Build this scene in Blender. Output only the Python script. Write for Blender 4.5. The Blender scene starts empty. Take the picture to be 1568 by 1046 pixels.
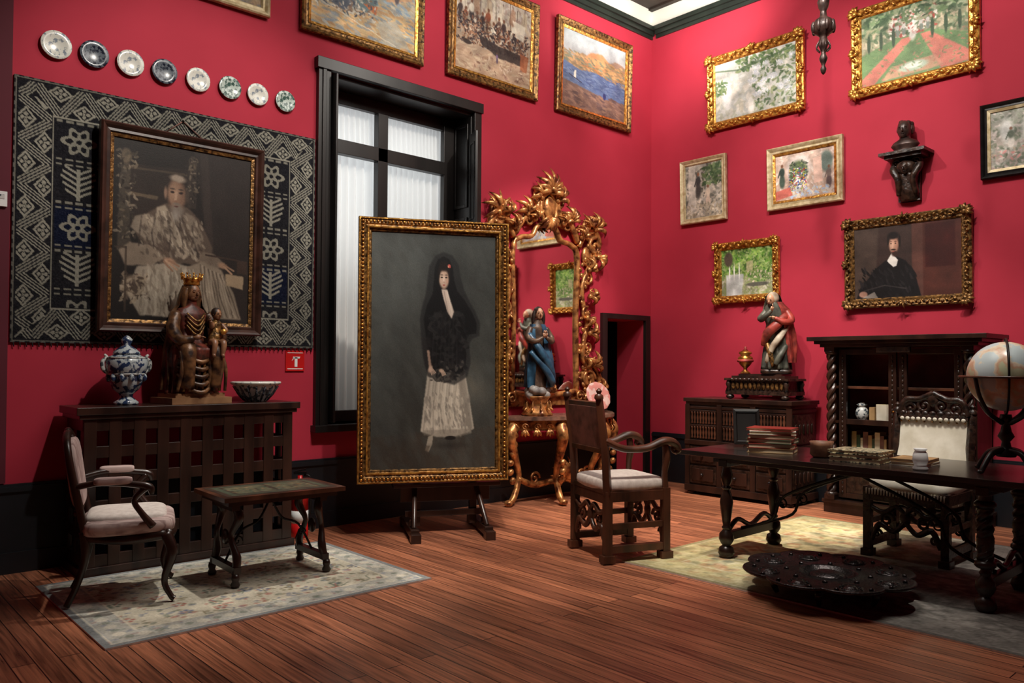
import bpy, bmesh, math, random
import numpy as np
from mathutils import Vector, Matrix
random.seed(7)
pi=math.pi
TR=Matrix.Translation
def RZ(d): return Matrix.Rotation(math.radians(d),4,'Z')
def RX(d): return Matrix.Rotation(math.radians(d),4,'X')
def RY(d): return Matrix.Rotation(math.radians(d),4,'Y')
def s2l(c):
    return tuple(((x/255.0)/12.92 if x/255.0<=0.04045 else ((x/255.0+0.055)/1.055)**2.4) for x in c[:3])
# ------------------------------------------------------------------ materials
def newmat(name):
    m=bpy.data.materials.new(name);m.use_nodes=True
    nt=m.node_tree
    return m,nt,nt.nodes['Principled BSDF']
def mat(name,c,rough=0.6,metal=0.0,c2=None,scale=8.0,bump=0.0,stretch=(1,1,1),spec=0.5,lo=0.35,hi=0.65,detail=4,const=False):
    m,nt,bs=newmat(name);N=nt.nodes;K=nt.links
    if c2 is None: c2=tuple(max(0,x*0.8) for x in c)
    tc=N.new('ShaderNodeTexCoord');mp=N.new('ShaderNodeMapping');mp.inputs['Scale'].default_value=stretch
    no=N.new('ShaderNodeTexNoise');no.inputs['Scale'].default_value=scale;no.inputs['Detail'].default_value=detail
    cr=N.new('ShaderNodeValToRGB')
    if const: cr.color_ramp.interpolation='CONSTANT'
    cr.color_ramp.elements[0].position=lo;cr.color_ramp.elements[1].position=hi
    cr.color_ramp.elements[0].color=(*s2l(c2),1);cr.color_ramp.elements[1].color=(*s2l(c),1)
    K.new(tc.outputs['Object'],mp.inputs[0]);K.new(mp.outputs[0],no.inputs['Vector'])
    K.new(no.outputs['Fac'],cr.inputs[0]);K.new(cr.outputs[0],bs.inputs['Base Color'])
    bs.inputs['Roughness'].default_value=rough;bs.inputs['Metallic'].default_value=metal
    bs.inputs['Specular IOR Level'].default_value=spec
    if bump>0:
        bp=N.new('ShaderNodeBump');bp.inputs['Strength'].default_value=bump;bp.inputs['Distance'].default_value=0.01
        K.new(no.outputs['Fac'],bp.inputs['Height']);K.new(bp.outputs[0],bs.inputs['Normal'])
    return m
M={}
M['wall']=mat('red_wall_paint',(178,46,65),0.75,0,(166,40,58),1.2,0.0,spec=0.25)
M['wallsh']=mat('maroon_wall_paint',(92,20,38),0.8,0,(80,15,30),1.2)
M['cream']=mat('cream_plaster',(235,232,222),0.8,0,(220,216,206),2)
M['green']=mat('cornice_green_black',(36,44,38),0.4,0,(24,30,26),3)
M['base']=mat('baseboard_black',(22,26,32),0.45,0,(14,17,22),3)
M['blackw']=mat('ebonised_wood',(36,30,28),0.38,0,(18,15,14),6,0.1,(1,1,.15))
M['ttop']=mat('polished_dark_tabletop',(50,39,36),0.2,0,(26,20,18),5,0.03,(1,.15,1))
M['dark']=mat('dark_walnut_wood',(58,36,28),0.3,0,(27,17,14),7,0.15,(1,1,.2))
M['darkc']=mat('carved_dark_oak',(60,40,30),0.36,0,(17,11,9),26,0.8)
M['walnut']=mat('walnut_wood',(100,60,42),0.34,0,(50,30,21),7,0.15,(1,1,.2))
M['beam']=mat('ceiling_wood',(50,36,28),0.6,0,(30,22,18),3)
M['gold']=mat('gilt_wood',(214,150,70),0.32,0.75,(110,60,24),16,0.7)
M['goldb']=mat('bright_gilt',(238,180,88),0.3,0.7,(150,92,36),30,0.8)
M['golddk']=mat('aged_gilt',(160,118,66),0.38,0.6,(52,34,18),34,0.9)
M['goldrosette']=mat('rococo_gilt',(222,156,92),0.34,0.55,(96,48,28),14,0.8)
M['pale']=mat('pale_gilt',(212,196,160),0.5,0.25,(170,148,106),20,0.3)
M['brownf']=mat('brown_frame',(74,46,37),0.42,0,(44,27,21),10,0.2)
M['white']=mat('white_upholstery',(226,216,208),0.85,0,(206,194,186),30,0.15)
M['stripe']=mat('striped_beige_upholstery',(206,184,178),0.85,0,(160,134,130),6,0.1,(1,14,1),lo=.45,hi=.55)
M['leather']=mat('brown_leather',(140,96,86),0.45,0,(92,60,52),10,0.2)
M['parch']=mat('cream_leather',(232,226,210),0.7,0,(208,200,180),8,0.1)
M['bluewhite']=mat('blue_white_ceramic',(176,184,186),0.18,0,(40,56,88),26,0,lo=.47,hi=.53,detail=3)
M['greyceramic']=mat('grey_ceramic',(200,200,196),0.2,0,(70,78,84),30,0,lo=.42,hi=.5,detail=2)
M['plw']=mat('plate_glaze_white',(216,216,206),0.2,0,(130,140,150),34,0,lo=.38,hi=.46,detail=2)
M['plb']=mat('plate_glaze_blue',(190,204,214),0.2,0,(30,52,88),38,0,lo=.5,hi=.56,detail=2)
M['plg']=mat('plate_glaze_green',(184,198,190),0.2,0,(66,92,84),40,0,lo=.45,hi=.52,detail=2)
M['pldark']=mat('plate_rim_dark',(96,104,112),0.25,0,(26,32,48),50,0,lo=.45,hi=.5,detail=2)
M['statuew']=mat('aged_carved_wood',(130,90,56),0.4,0.1,(40,22,15),13,0.7,lo=.38,hi=.68)
M['statuer']=mat('worn_red_paint',(120,52,38),0.45,0.0,(50,28,20),16,0.5)
M['basew']=mat('tan_wood',(150,112,78),0.5,0,(120,84,56),6)
M['skin']=mat('painted_skin',(206,160,128),0.4,0,(180,128,98),8)
M['skind']=mat('darkened_skin',(150,108,78),0.4,0,(104,68,48),10)
M['hair']=mat('painted_dark_hair',(44,28,22),0.5,0,(26,16,12),20,0.4)
M['bluer']=mat('blue_mantle',(58,98,126),0.4,0.1,(22,44,66),9,0.3)
M['robe']=mat('gilded_rose_robe',(110,84,66),0.45,0.2,(48,40,38),12,0.4)
M['cloud']=mat('painted_cloud',(170,162,156),0.5,0,(110,104,102),14,0.4)
M['redr']=mat('red_mantle',(186,74,62),0.45,0,(96,34,30),10,0.3)
M['greyr']=mat('dark_green_habit',(92,92,80),0.5,0.1,(34,32,30),9,0.5)
M['whiter']=mat('pale_cloth',(206,192,170),0.5,0,(130,110,92),9,0.3)
M['bronze']=mat('dark_bronze',(80,60,54),0.35,0.3,(32,22,20),12,0.5)
M['iron']=mat('wrought_iron',(34,32,32),0.4,0.5,(18,17,17),20,0.3)
M['brass']=mat('dark_metal_brazier',(66,60,60),0.24,0.7,(28,24,24),60,0.5)
M['redp']=mat('red_enamel',(196,28,28),0.35,0,(180,22,22),3)
M['whitep']=mat('white_plastic',(232,232,230),0.4,0,(220,220,218),3)
M['marble']=mat('marble_top',(150,110,92),0.2,0,(84,66,58),9,0)
M['pages']=mat('book_pages',(224,212,184),0.8,0,(190,172,140),60,0.2,(.1,.1,8))
M['bk1']=mat('red_book_cover',(160,48,36),0.5)
M['bk2']=mat('green_book_cover',(62,84,60),0.5)
M['bk3']=mat('tan_book_cover',(182,146,100),0.5)
M['inlay']=mat('inlaid_box',(216,204,166),0.35,0,(40,52,46),42,0,lo=.47,hi=.5,detail=2)
M['terra']=mat('terracotta_pot',(160,116,88),0.5,0,(120,80,60),14,0.2)
M['bonew']=mat('pinkish_plate',(226,150,140),0.25,0,(236,200,190),12,0,lo=.45,hi=.5,detail=2)
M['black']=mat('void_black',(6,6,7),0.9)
M['intred']=mat('cabinet_red_lining',(120,40,38),0.6,0,(90,28,26),5)
m,nt,bs=newmat('mirror_glass');bs.inputs['Base Color'].default_value=(.82,.8,.78,1);bs.inputs['Metallic'].default_value=1;bs.inputs['Roughness'].default_value=0.03
M['mirror']=m
m,nt,bs=newmat('sheer_curtain');N=nt.nodes;K=nt.links
tr=N.new('ShaderNodeBsdfTranslucent');tr.inputs[0].default_value=(.78,.80,.80,1)
mx=N.new('ShaderNodeMixShader');mx.inputs[0].default_value=.45
bs.inputs['Base Color'].default_value=(.80,.79,.76,1);bs.inputs['Roughness'].default_value=.9
K.new(bs.outputs[0],mx.inputs[1]);K.new(tr.outputs[0],mx.inputs[2]);K.new(mx.outputs[0],N['Material Output'].inputs[0])
M['curt']=m
def attrmat(name,rough,spec=.5,bump=0.0):
    m,nt,bs=newmat(name);N=nt.nodes;K=nt.links
    at=N.new('ShaderNodeAttribute');at.attribute_name='paint'
    K.new(at.outputs['Color'],bs.inputs['Base Color']);bs.inputs['Roughness'].default_value=rough
    bs.inputs['Specular IOR Level'].default_value=spec
    if bump:
        no=N.new('ShaderNodeTexNoise');no.inputs['Scale'].default_value=180
        bp=N.new('ShaderNodeBump');bp.inputs['Strength'].default_value=bump;bp.inputs['Distance'].default_value=.003
        K.new(no.outputs['Fac'],bp.inputs['Height']);K.new(bp.outputs[0],bs.inputs['Normal'])
    return m
M['oil']=attrmat('oil_paint',0.5,.35,.2)
M['cloth']=attrmat('woven_wool',0.95,.1,.6)
# floor
m,nt,bs=newmat('plank_floor');N=nt.nodes;K=nt.links
tc=N.new('ShaderNodeTexCoord');mp=N.new('ShaderNodeMapping');mp.inputs['Rotation'].default_value=(0,0,pi/2)
br=N.new('ShaderNodeTexBrick');br.inputs['Scale'].default_value=1;br.inputs['Brick Width'].default_value=3.1;br.inputs['Row Height'].default_value=.098
br.inputs['Mortar Size'].default_value=.0032;br.inputs['Mortar Smooth'].default_value=.3;br.inputs['Bias'].default_value=0;br.offset=.37
br.inputs['Color1'].default_value=(*s2l((200,130,96)),1);br.inputs['Color2'].default_value=(*s2l((152,97,73)),1);br.inputs['Mortar'].default_value=(*s2l((36,22,18)),1)
m2=N.new('ShaderNodeMapping');m2.inputs['Scale'].default_value=(26,1.1,1)
no=N.new('ShaderNodeTexNoise');no.inputs['Scale'].default_value=2.2;no.inputs['Detail'].default_value=7;no.inputs['Distortion'].default_value=.6
cr=N.new('ShaderNodeValToRGB');cr.color_ramp.elements[0].position=.3;cr.color_ramp.elements[1].position=.66
cr.color_ramp.elements[0].color=(.36,.35,.35,1);cr.color_ramp.elements[1].color=(1.18,1.14,1.12,1)
mm=N.new('ShaderNodeMix');mm.data_type='RGBA';mm.blend_type='MULTIPLY';mm.inputs[0].default_value=1
K.new(tc.outputs['Object'],mp.inputs[0]);K.new(mp.outputs[0],br.inputs['Vector']);K.new(tc.outputs['Object'],m2.inputs[0]);K.new(m2.outputs[0],no.inputs['Vector'])
K.new(no.outputs['Fac'],cr.inputs[0]);K.new(br.outputs['Color'],mm.inputs[6]);K.new(cr.outputs[0],mm.inputs[7]);K.new(mm.outputs[2],bs.inputs['Base Color'])
mr=N.new('ShaderNodeMapRange');mr.inputs[3].default_value=.22;mr.inputs[4].default_value=.40;K.new(no.outputs['Fac'],mr.inputs[0]);K.new(mr.outputs[0],bs.inputs['Roughness'])
bp=N.new('ShaderNodeBump');bp.inputs['Strength'].default_value=.25;bp.inputs['Distance'].default_value=.004;K.new(no.outputs['Fac'],bp.inputs['Height']);K.new(bp.outputs[0],bs.inputs['Normal'])
M['floor']=m
m,nt,bs=newmat('globe_map');N=nt.nodes;K=nt.links
tc=N.new('ShaderNodeTexCoord');no=N.new('ShaderNodeTexNoise');no.inputs['Scale'].default_value=7;no.inputs['Detail'].default_value=8
cr=N.new('ShaderNodeValToRGB');e=cr.color_ramp.elements
e[0].position=.50;e[0].color=(*s2l((190,202,204)),1);e[1].position=.515;e[1].color=(*s2l((222,212,190)),1)
x=e.new(.60);x.color=(*s2l((206,160,130)),1);x=e.new(.66);x.color=(*s2l((190,192,158)),1)
K.new(tc.outputs['Object'],no.inputs['Vector']);K.new(no.outputs['Fac'],cr.inputs[0]);K.new(cr.outputs[0],bs.inputs['Base Color']);bs.inputs['Roughness'].default_value=.3
M['globe']=m

# ------------------------------------------------------------------ builder
class B:
    def __init__(s):
        s.v=[];s.f=[];s.mi=[];s.sm=[];s.mats=[];s.M=Matrix.Identity(4);s.col=[];s.S=[]
    def push(s,m): s.S.append(s.M.copy());s.M=s.M@m
    def pop(s): s.M=s.S.pop()
    def add(s,vs,fs,m,smooth=True,cols=None):
        m=M[m] if isinstance(m,str) else m
        if m not in s.mats: s.mats.append(m)
        k=s.mats.index(m);o=len(s.v);MM=s.M
        s.v.extend([tuple(MM@Vector(p)) for p in vs]);s.f.extend([tuple(i+o for i in f) for f in fs])
        s.mi.extend([k]*len(fs));s.sm.extend([smooth]*len(fs))
        if cols is not None: s.col.append((o,cols))
    def box(s,c,d,m,rot=None,taper=1.0):
        x,y,z=d[0]/2,d[1]/2,d[2]/2;t=taper
        vs=[(-x,-y,-z),(x,-y,-z),(x,y,-z),(-x,y,-z),(-x*t,-y*t,z),(x*t,-y*t,z),(x*t,y*t,z),(-x*t,y*t,z)]
        fs=[(3,2,1,0),(4,5,6,7),(0,1,5,4),(1,2,6,5),(2,3,7,6),(3,0,4,7)]
        s.push(TR(c) if rot is None else TR(c)@rot);s.add(vs,fs,m,False);s.pop()
    def bb(s,x0,x1,y0,y1,z0,z1,m): s.box(((x0+x1)/2,(y0+y1)/2,(z0+z1)/2),(x1-x0,y1-y0,z1-z0),m)
    def tube(s,pts,rad,m,n=8,flat=1.0,closed=False):
        pts=[Vector(p) for p in pts];k=len(pts)
        if not hasattr(rad,'__len__'): rad=[rad]*k
        vs=[];up=None
        for i in range(k):
            if closed: t=pts[(i+1)%k]-pts[i-1]
            else: t=(pts[min(i+1,k-1)]-pts[max(i-1,0)])
            if t.length<1e-9: t=Vector((0,0,1))
            t.normalize()
            if up is None:
                up=Vector((0,1,0)) if abs(t.y)<.8 else Vector((1,0,0))
            a=(up-t*up.dot(t))
            if a.length<1e-6: a=t.orthogonal()
            a.normalize();up=a;b=t.cross(a)
            for j in range(n):
                q=2*pi*j/n;vs.append(pts[i]+(b*math.cos(q)+a*math.sin(q)*flat)*rad[i])
        fs=[]
        for i in range(k if closed else k-1):
            for j in range(n):
                i2=(i+1)%k
                fs.append((i*n+j,i*n+(j+1)%n,i2*n+(j+1)%n,i2*n+j))
        if not closed:
            fs.append(tuple(range(n-1,-1,-1)));fs.append(tuple((k-1)*n+j for j in range(n)))
        s.add(vs,fs,m,True)
    def curve(s,pts,rad,m,n=8,flat=1.0,seg=5):
        P=[Vector(p) for p in pts];k=len(P);R=list(rad) if hasattr(rad,'__len__') else [rad]*k
        o=[];r=[]
        for i in range(k-1):
            p0=P[max(i-1,0)];p1=P[i];p2=P[i+1];p3=P[min(i+2,k-1)]
            for j in range(seg):
                t=j/seg
                o.append(.5*((2*p1)+(p2-p0)*t+(2*p0-5*p1+4*p2-p3)*t*t+(3*p1-p0-3*p2+p3)*t**3));r.append(R[i]*(1-t)+R[i+1]*t)
        o.append(P[-1]);r.append(R[-1]);s.tube(o,r,m,n,flat)
    def lathe(s,prof,m,c=(0,0,0),n=20,lob=0,amp=0):
        vs=[];k=len(prof)
        for (r,z) in prof:
            for j in range(n):
                q=2*pi*j/n;rr=max(r,1e-4)*(1+amp*math.cos(lob*q));vs.append((c[0]+rr*math.cos(q),c[1]+rr*math.sin(q),c[2]+z))
        fs=[(i*n+j,i*n+(j+1)%n,(i+1)*n+(j+1)%n,(i+1)*n+j) for i in range(k-1) for j in range(n)]
        fs.append(tuple(range(n-1,-1,-1)));fs.append(tuple((k-1)*n+j for j in range(n)))
        s.add(vs,fs,m,True)
    def sup(s,c,d,m,e1=1.0,e2=1.0,rot=None,nu=16,nv=10):
        sg=lambda w,e:math.copysign(abs(w)**e,w)
        vs=[];
        for i in range(nv+1):
            p=-pi/2+pi*i/nv
            for j in range(nu):
                q=2*pi*j/nu
                vs.append((d[0]*sg(math.cos(p),e1)*sg(math.cos(q),e2),d[1]*sg(math.cos(p),e1)*sg(math.sin(q),e2),d[2]*sg(math.sin(p),e1)))
        fs=[(i*nu+j,i*nu+(j+1)%nu,(i+1)*nu+(j+1)%nu,(i+1)*nu+j) for i in range(nv) for j in range(nu)]
        s.push(TR(c) if rot is None else TR(c)@rot);s.add(vs,fs,m,True);s.pop()
    def ell(s,c,d,m,rot=None,nu=12,nv=8): s.sup(c,d,m,1,1,rot,nu,nv)
    def pad(s,c,d,m,rot=None): s.sup(c,d,m,.45,.35,rot,28,12)
    def loft(s,secs,m,n=40,k=0,amp=0,tw=0,a0=0,a1=2*pi):
        S2=[]
        for i in range(len(secs)-1):
            A_=list(secs[i])+([amp] if len(secs[i])<6 else []);B_=list(secs[i+1])+([amp] if len(secs[i+1])<6 else [])
            for t in (0,.33,.67):
                tt=t*t*(3-2*t)*.5+t*.5;S2.append([A_[q]*(1-tt)+B_[q]*tt for q in range(6)])
        S2.append(list(secs[-1])+([amp] if len(secs[-1])<6 else []));secs=S2
        vs=[];full=abs(a1-a0-2*pi)<1e-6;nn=n if full else n+1
        for i,S in enumerate(secs):
            cx,cy,z,rx,ry,am=S
            for j in range(nn):
                q=a0+(a1-a0)*j/n
                f=1+am*(math.sin(k*q+tw*z)+.5*math.sin((k*2+1)*q+1.3+tw*1.7*z))
                vs.append((cx+rx*f*math.cos(q),cy+ry*f*math.sin(q),z))
        fs=[(i*nn+j,i*nn+(j+1)%nn,(i+1)*nn+(j+1)%nn,(i+1)*nn+j) for i in range(len(secs)-1) for j in range(n)]
        if full:
            fs.append(tuple(range(n-1,-1,-1)));fs.append(tuple((len(secs)-1)*n+j for j in range(n)))
        s.add(vs,fs,m,True)
    def poly(s,pts,y0,y1,m):
        n=len(pts);vs=[(p[0],y0,p[1]) for p in pts]+[(p[0],y1,p[1]) for p in pts]
        fs=[tuple(range(n)),tuple(range(2*n-1,n-1,-1))]+[(i,i+n,(i+1)%n+n,(i+1)%n) for i in range(n)]
        s.add(vs,fs,m,False)
    def scroll(s,c,r,m,a0=0,turn=1.5,th=.02,dirn=1,plane='xz',n=8,flat=1.0):
        pts=[];rr=[];K=int(14*turn)+4
        for i in range(K+1):
            t=i/K;q=a0+dirn*2*pi*turn*t;R=r*(1-.82*t)
            a,b=R*math.cos(q),R*math.sin(q)
            pts.append((c[0]+a,c[1],c[2]+b) if plane=='xz' else ((c[0],c[1]+a,c[2]+b) if plane=='yz' else (c[0]+a,c[1]+b,c[2])))
            rr.append(th*(1-.35*t))
        s.tube(pts,rr,m,n,flat);s.ell(pts[-1],(th*1.1,th*1.1,th*1.1),m,None,8,6)
    def leaf(s,p,ang,l,w,m,curl=.3,y=-.02):
        pts=[];rr=[]
        for i in range(7):
            t=i/6
            pts.append((p[0]+l*t*math.cos(ang+curl*t),p[1]+y*math.sin(pi*t)*1.5,p[2]+l*t*math.sin(ang+curl*t)))
            rr.append(max(w*math.sin(pi*min(1,.12+t*.86))**.8,.002))
        s.tube(pts,rr,m,6,.45)
    def frame(s,w,h,prof,m):
        k=len(prof);vs=[];fs=[]
        for a,d in prof:
            X=w/2-a;Z=h/2-a;vs+= [(-X,-d,-Z),(X,-d,-Z),(X,-d,Z),(-X,-d,Z)]
        for i in range(k-1):
            for j in range(4): fs.append((i*4+j,i*4+(j+1)%4,(i+1)*4+(j+1)%4,(i+1)*4+j))
        s.add(vs,fs,m,False)
    def canvas(s,w,h,img,y,m='oil',plane='xz'):
        H,W,_=img.shape
        xs=np.linspace(-w/2,w/2,W);zs=np.linspace(h/2,-h/2,H)
        if plane=='xz': vs=[(float(a),y,float(b)) for b in zs for a in xs]
        else: vs=[(float(a),float(b),y) for b in zs for a in xs]
        fs=[(r*W+c,(r+1)*W+c,(r+1)*W+c+1,r*W+c+1) for r in range(H-1) for c in range(W-1)]
        a=np.clip(img,0,255)/255.0;lin=np.where(a<=.04045,a/12.92,((a+.055)/1.055)**2.4)
        s.add(vs,fs,m,True,lin.reshape(-1,3))
    def obj(s,name,loc=(0,0,0),rz=0,bevel=0,M4=None):
        me=bpy.data.meshes.new(name);me.from_pydata(s.v,[],s.f)
        for m in s.mats: me.materials.append(m)
        me.polygons.foreach_set('material_index',s.mi);me.polygons.foreach_set('use_smooth',s.sm)
        if not s.col:
            bm=bmesh.new();bm.from_mesh(me);bmesh.ops.recalc_face_normals(bm,faces=bm.faces);bm.to_mesh(me);bm.free()
        if s.col:
            at=me.color_attributes.new('paint','FLOAT_COLOR','POINT')
            arr=np.ones((len(s.v),4),dtype=np.float32)*.5
            for o,c in s.col: arr[o:o+len(c),:3]=c
            at.data.foreach_set('color',arr.ravel())
        me.update();me.validate()
        ob=bpy.data.objects.new(name,me);bpy.context.collection.objects.link(ob)
        ob.matrix_world=(TR(loc)@RZ(rz)) if M4 is None else M4
        if bevel:
            bv=ob.modifiers.new('b','BEVEL');bv.width=bevel;bv.segments=2;bv.limit_method='ANGLE';bv.angle_limit=math.radians(50)
        return ob

# ------------------------------------------------------------------ painter
class P:
    def __init__(s,W,H,c0,c1=None):
        s.W,s.H=W,H;y,x=np.mgrid[0:H,0:W];s.X=(x+.5)/W;s.Y=(y+.5)/H;s.a=W/H
        c1=c1 or c0
        s.I=np.array(c0,float)[None,None,:]*(1-s.Y[...,None])+np.array(c1,float)[None,None,:]*s.Y[...,None]
        s.r=np.random.RandomState(W*7+H)
    def mix(s,mask,c): s.I=s.I*(1-mask[...,None])+np.array(c,float)*mask[...,None];return s
    def poly(s,pts,c,soft=0,al=1):
        ins=np.zeros(s.X.shape,bool);n=len(pts)
        for i in range(n):
            x1,y1=pts[i];x2,y2=pts[(i+1)%n]
            if y1==y2: continue
            cnd=((y1>s.Y)!=(y2>s.Y))&(s.X<(x2-x1)*(s.Y-y1)/(y2-y1)+x1);ins^=cnd
        m=ins.astype(float)
        for _ in range(soft):
            p=np.pad(m,1,mode='edge');m=(p[:-2,1:-1]+p[2:,1:-1]+p[1:-1,:-2]+p[1:-1,2:]+p[1:-1,1:-1]*2)/6
        return s.mix(m*al,c)
    def ell(s,cx,cy,rx,ry,c,rot=0,soft=.3,al=1):
        dx=(s.X-cx)*s.a;dy=(s.Y-cy);q=math.radians(rot);u=dx*math.cos(q)+dy*math.sin(q);v=-dx*math.sin(q)+dy*math.cos(q)
        d=np.sqrt((u/(rx*s.a))**2+(v/ry)**2);return s.mix(np.clip((1-d)/soft,0,1)*al,c)
    def line(s,pts,w,c,al=1):
        for (x1,y1),(x2,y2) in zip(pts[:-1],pts[1:]):
            px=(s.X-x1)*s.a;py=s.Y-y1;bx=(x2-x1)*s.a;by=y2-y1;L=bx*bx+by*by+1e-9
            t=np.clip((px*bx+py*by)/L,0,1);d=np.hypot(px-t*bx,py-t*by);s.mix(np.clip((w-d)/(w*.5),0,1)*al,c)
        return s
    def dabs(s,n,box,cols,sz=.03,jit=18,asp=.45,ang=None,al=.85):
        x0,y0,x1,y1=box;R=s.r
        for _ in range(n):
            cx=R.uniform(x0,x1);cy=R.uniform(y0,y1);c=np.array(cols[R.randint(len(cols))],float)+R.uniform(-jit,jit)
            q=R.uniform(0,pi) if ang is None else math.radians(ang)+R.uniform(-.35,.35);r=sz*R.uniform(.5,1.2)
            i0=max(int((cy-r)*s.H),0);i1=min(int((cy+r)*s.H)+2,s.H);j0=max(int((cx-r/s.a)*s.W),0);j1=min(int((cx+r/s.a)*s.W)+2,s.W)
            if i1<=i0 or j1<=j0: continue
            dx=(s.X[i0:i1,j0:j1]-cx)*s.a;dy=s.Y[i0:i1,j0:j1]-cy;u=dx*math.cos(q)+dy*math.sin(q);v=-dx*math.sin(q)+dy*math.cos(q)
            m=(np.clip((1-np.sqrt((u/r)**2+(v/(r*asp))**2))*3,0,1)*al)[...,None]
            s.I[i0:i1,j0:j1]=s.I[i0:i1,j0:j1]*(1-m)+c*m
        return s
    def fig(s,x,y,h,top,bot,hd=(120,84,64)):
        s.ell(x,y+h*.68,h*.14/s.a,h*.34,bot,0,.4);s.ell(x,y+h*.32,h*.13/s.a,h*.22,top,0,.4);s.ell(x,y+h*.08,h*.065/s.a,h*.085,hd,0,.4)
        s.line([(x-h*.08/s.a,y+h*.25),(x-h*.16/s.a,y+h*.5)],h*.03,top);return s
    def smear(s,amp=.16,cell=.12):
        for k in (1,2,4):
            n=max(3,int(1/cell*k));g=s.r.rand(n+1,n+1)
            yy=s.Y*(n-1e-6);xx=s.X*(n-1e-6);i=yy.astype(int);j=xx.astype(int);fy=yy-i;fx=xx-j
            v=g[i,j]*(1-fy)*(1-fx)+g[i+1,j]*fy*(1-fx)+g[i,j+1]*(1-fy)*fx+g[i+1,j+1]*fy*fx
            s.I=s.I*(1+amp/k*2*(v-.5))[...,None]
        return s
    def warp(s,amt=.012,cell=9):
        g=s.r.rand(2,cell+2,cell+2)
        yy=s.Y*cell;xx=s.X*cell;i=yy.astype(int);j=xx.astype(int);fy=yy-i;fx=xx-j
        v=[q[i,j]*(1-fy)*(1-fx)+q[i+1,j]*fy*(1-fx)+q[i,j+1]*(1-fy)*fx+q[i+1,j+1]*fy*fx-.5 for q in g]
        ii=np.clip(((s.Y+v[0]*amt*2)*s.H).astype(int),0,s.H-1);jj=np.clip(((s.X+v[1]*amt*2)*s.W).astype(int),0,s.W-1)
        s.I=s.I[ii,jj];return s
    def fin(s,n=5,g=1.0,sm=.16):
        s.smear(sm);s.I=s.I*g+s.r.normal(0,n,(s.H,s.W,1));return np.clip(s.I,0,255)
# ------------------------------------------------------------------ ROOM
YW=6.18;XW=8.01;ZC=5.9
b=B();b.bb(-3,8.4,-4,7.8,-.1,0,'floor');b.obj('floor')
b=B();b.bb(-3.3,8.4,-4.3,7.8,ZC,ZC+.1,'beam')
for x in np.arange(-2.6,8.0,.62): b.bb(x,x+.16,-4,YW,ZC-.02,ZC,'beam')
b.obj('ceiling')
b=B()
wx0,wx1,wz0,wz1=3.44,5.10,.88,3.95;dx0,dx1,dz=7.14,7.86,1.97;T=.42
b.bb(-3,wx0,YW,YW+T,0,5.66,'wall');b.bb(wx0,wx1,YW,YW+T,0,wz0,'wall');b.bb(wx0,wx1,YW,YW+T,wz1,5.66,'wall')
b.bb(wx1,dx0,YW,YW+T,0,5.66,'wall');b.bb(dx0,dx1,YW,YW+T,dz,5.66,'wall');b.bb(dx1,XW+.4,YW,YW+T,0,5.66,'wall')
b.bb(-3,XW+.4,YW,YW+T,5.66,ZC,'cream')
b.obj('wall_back')
b=B();b.bb(XW,XW+.4,-4,YW,0,5.66,'wall');b.bb(XW,XW+.4,-4,YW,5.66,ZC,'cream');b.obj('wall_right')
b=B();b.bb(-3.3,-3,-4,YW,0,ZC,'wall');b.obj('wall_left')
b=B();b.bb(-3.3,8.4,-4.3,-4,0,ZC,'wall');b.obj('wall_front')
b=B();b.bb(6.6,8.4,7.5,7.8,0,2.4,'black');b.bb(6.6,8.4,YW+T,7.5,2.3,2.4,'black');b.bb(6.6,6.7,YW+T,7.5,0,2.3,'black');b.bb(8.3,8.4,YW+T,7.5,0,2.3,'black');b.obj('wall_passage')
def cor(b,x0,x1,y0,y1,axis):
    for (z0,z1,d) in ((5.52,5.56,.02),(5.56,5.61,.045),(5.61,5.66,.075)):
        if axis=='y': b.bb(x0,x1,y1-d,y1,z0,z1,'green')
        else: b.bb(x1-d,x1,y0,y1,z0,z1,'green')
b=B();cor(b,-3,XW,0,YW,'y');b.obj('trim_1')
b=B();cor(b,0,XW,-4,YW-.08,'x');b.obj('trim_2')
def bsb(b,x0,x1):
    b.bb(x0,x1,YW-.03,YW,0,.54,'base');b.bb(x0,x1,YW-.045,YW,.54,.575,'base');b.bb(x0,x1,YW-.03,YW,.575,.59,'base');b.bb(x0,x1,YW-.045,YW-.03,0,.14,'base')
b=B();bsb(b,-3,dx0-.09);b.obj('baseboard_back')
b=B();b.bb(XW-.03,XW,-4,YW-.05,0,.54,'base');b.bb(XW-.045,XW,-4,YW-.05,.54,.575,'base');b.bb(XW-.03,XW,-4,YW-.05,.575,.59,'base');b.obj('baseboard_right')
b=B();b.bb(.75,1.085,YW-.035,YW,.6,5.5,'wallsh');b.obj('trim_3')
b=B();b.bb(dx0-.09,dx0,YW-.04,YW,0,dz+.06,'blackw');b.bb(dx1,dx1+.09,YW-.04,YW,0,dz+.06,'blackw');b.bb(dx0,dx1,YW-.04,YW,dz,dz+.06,'blackw')
b.obj('trim_4')
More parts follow.
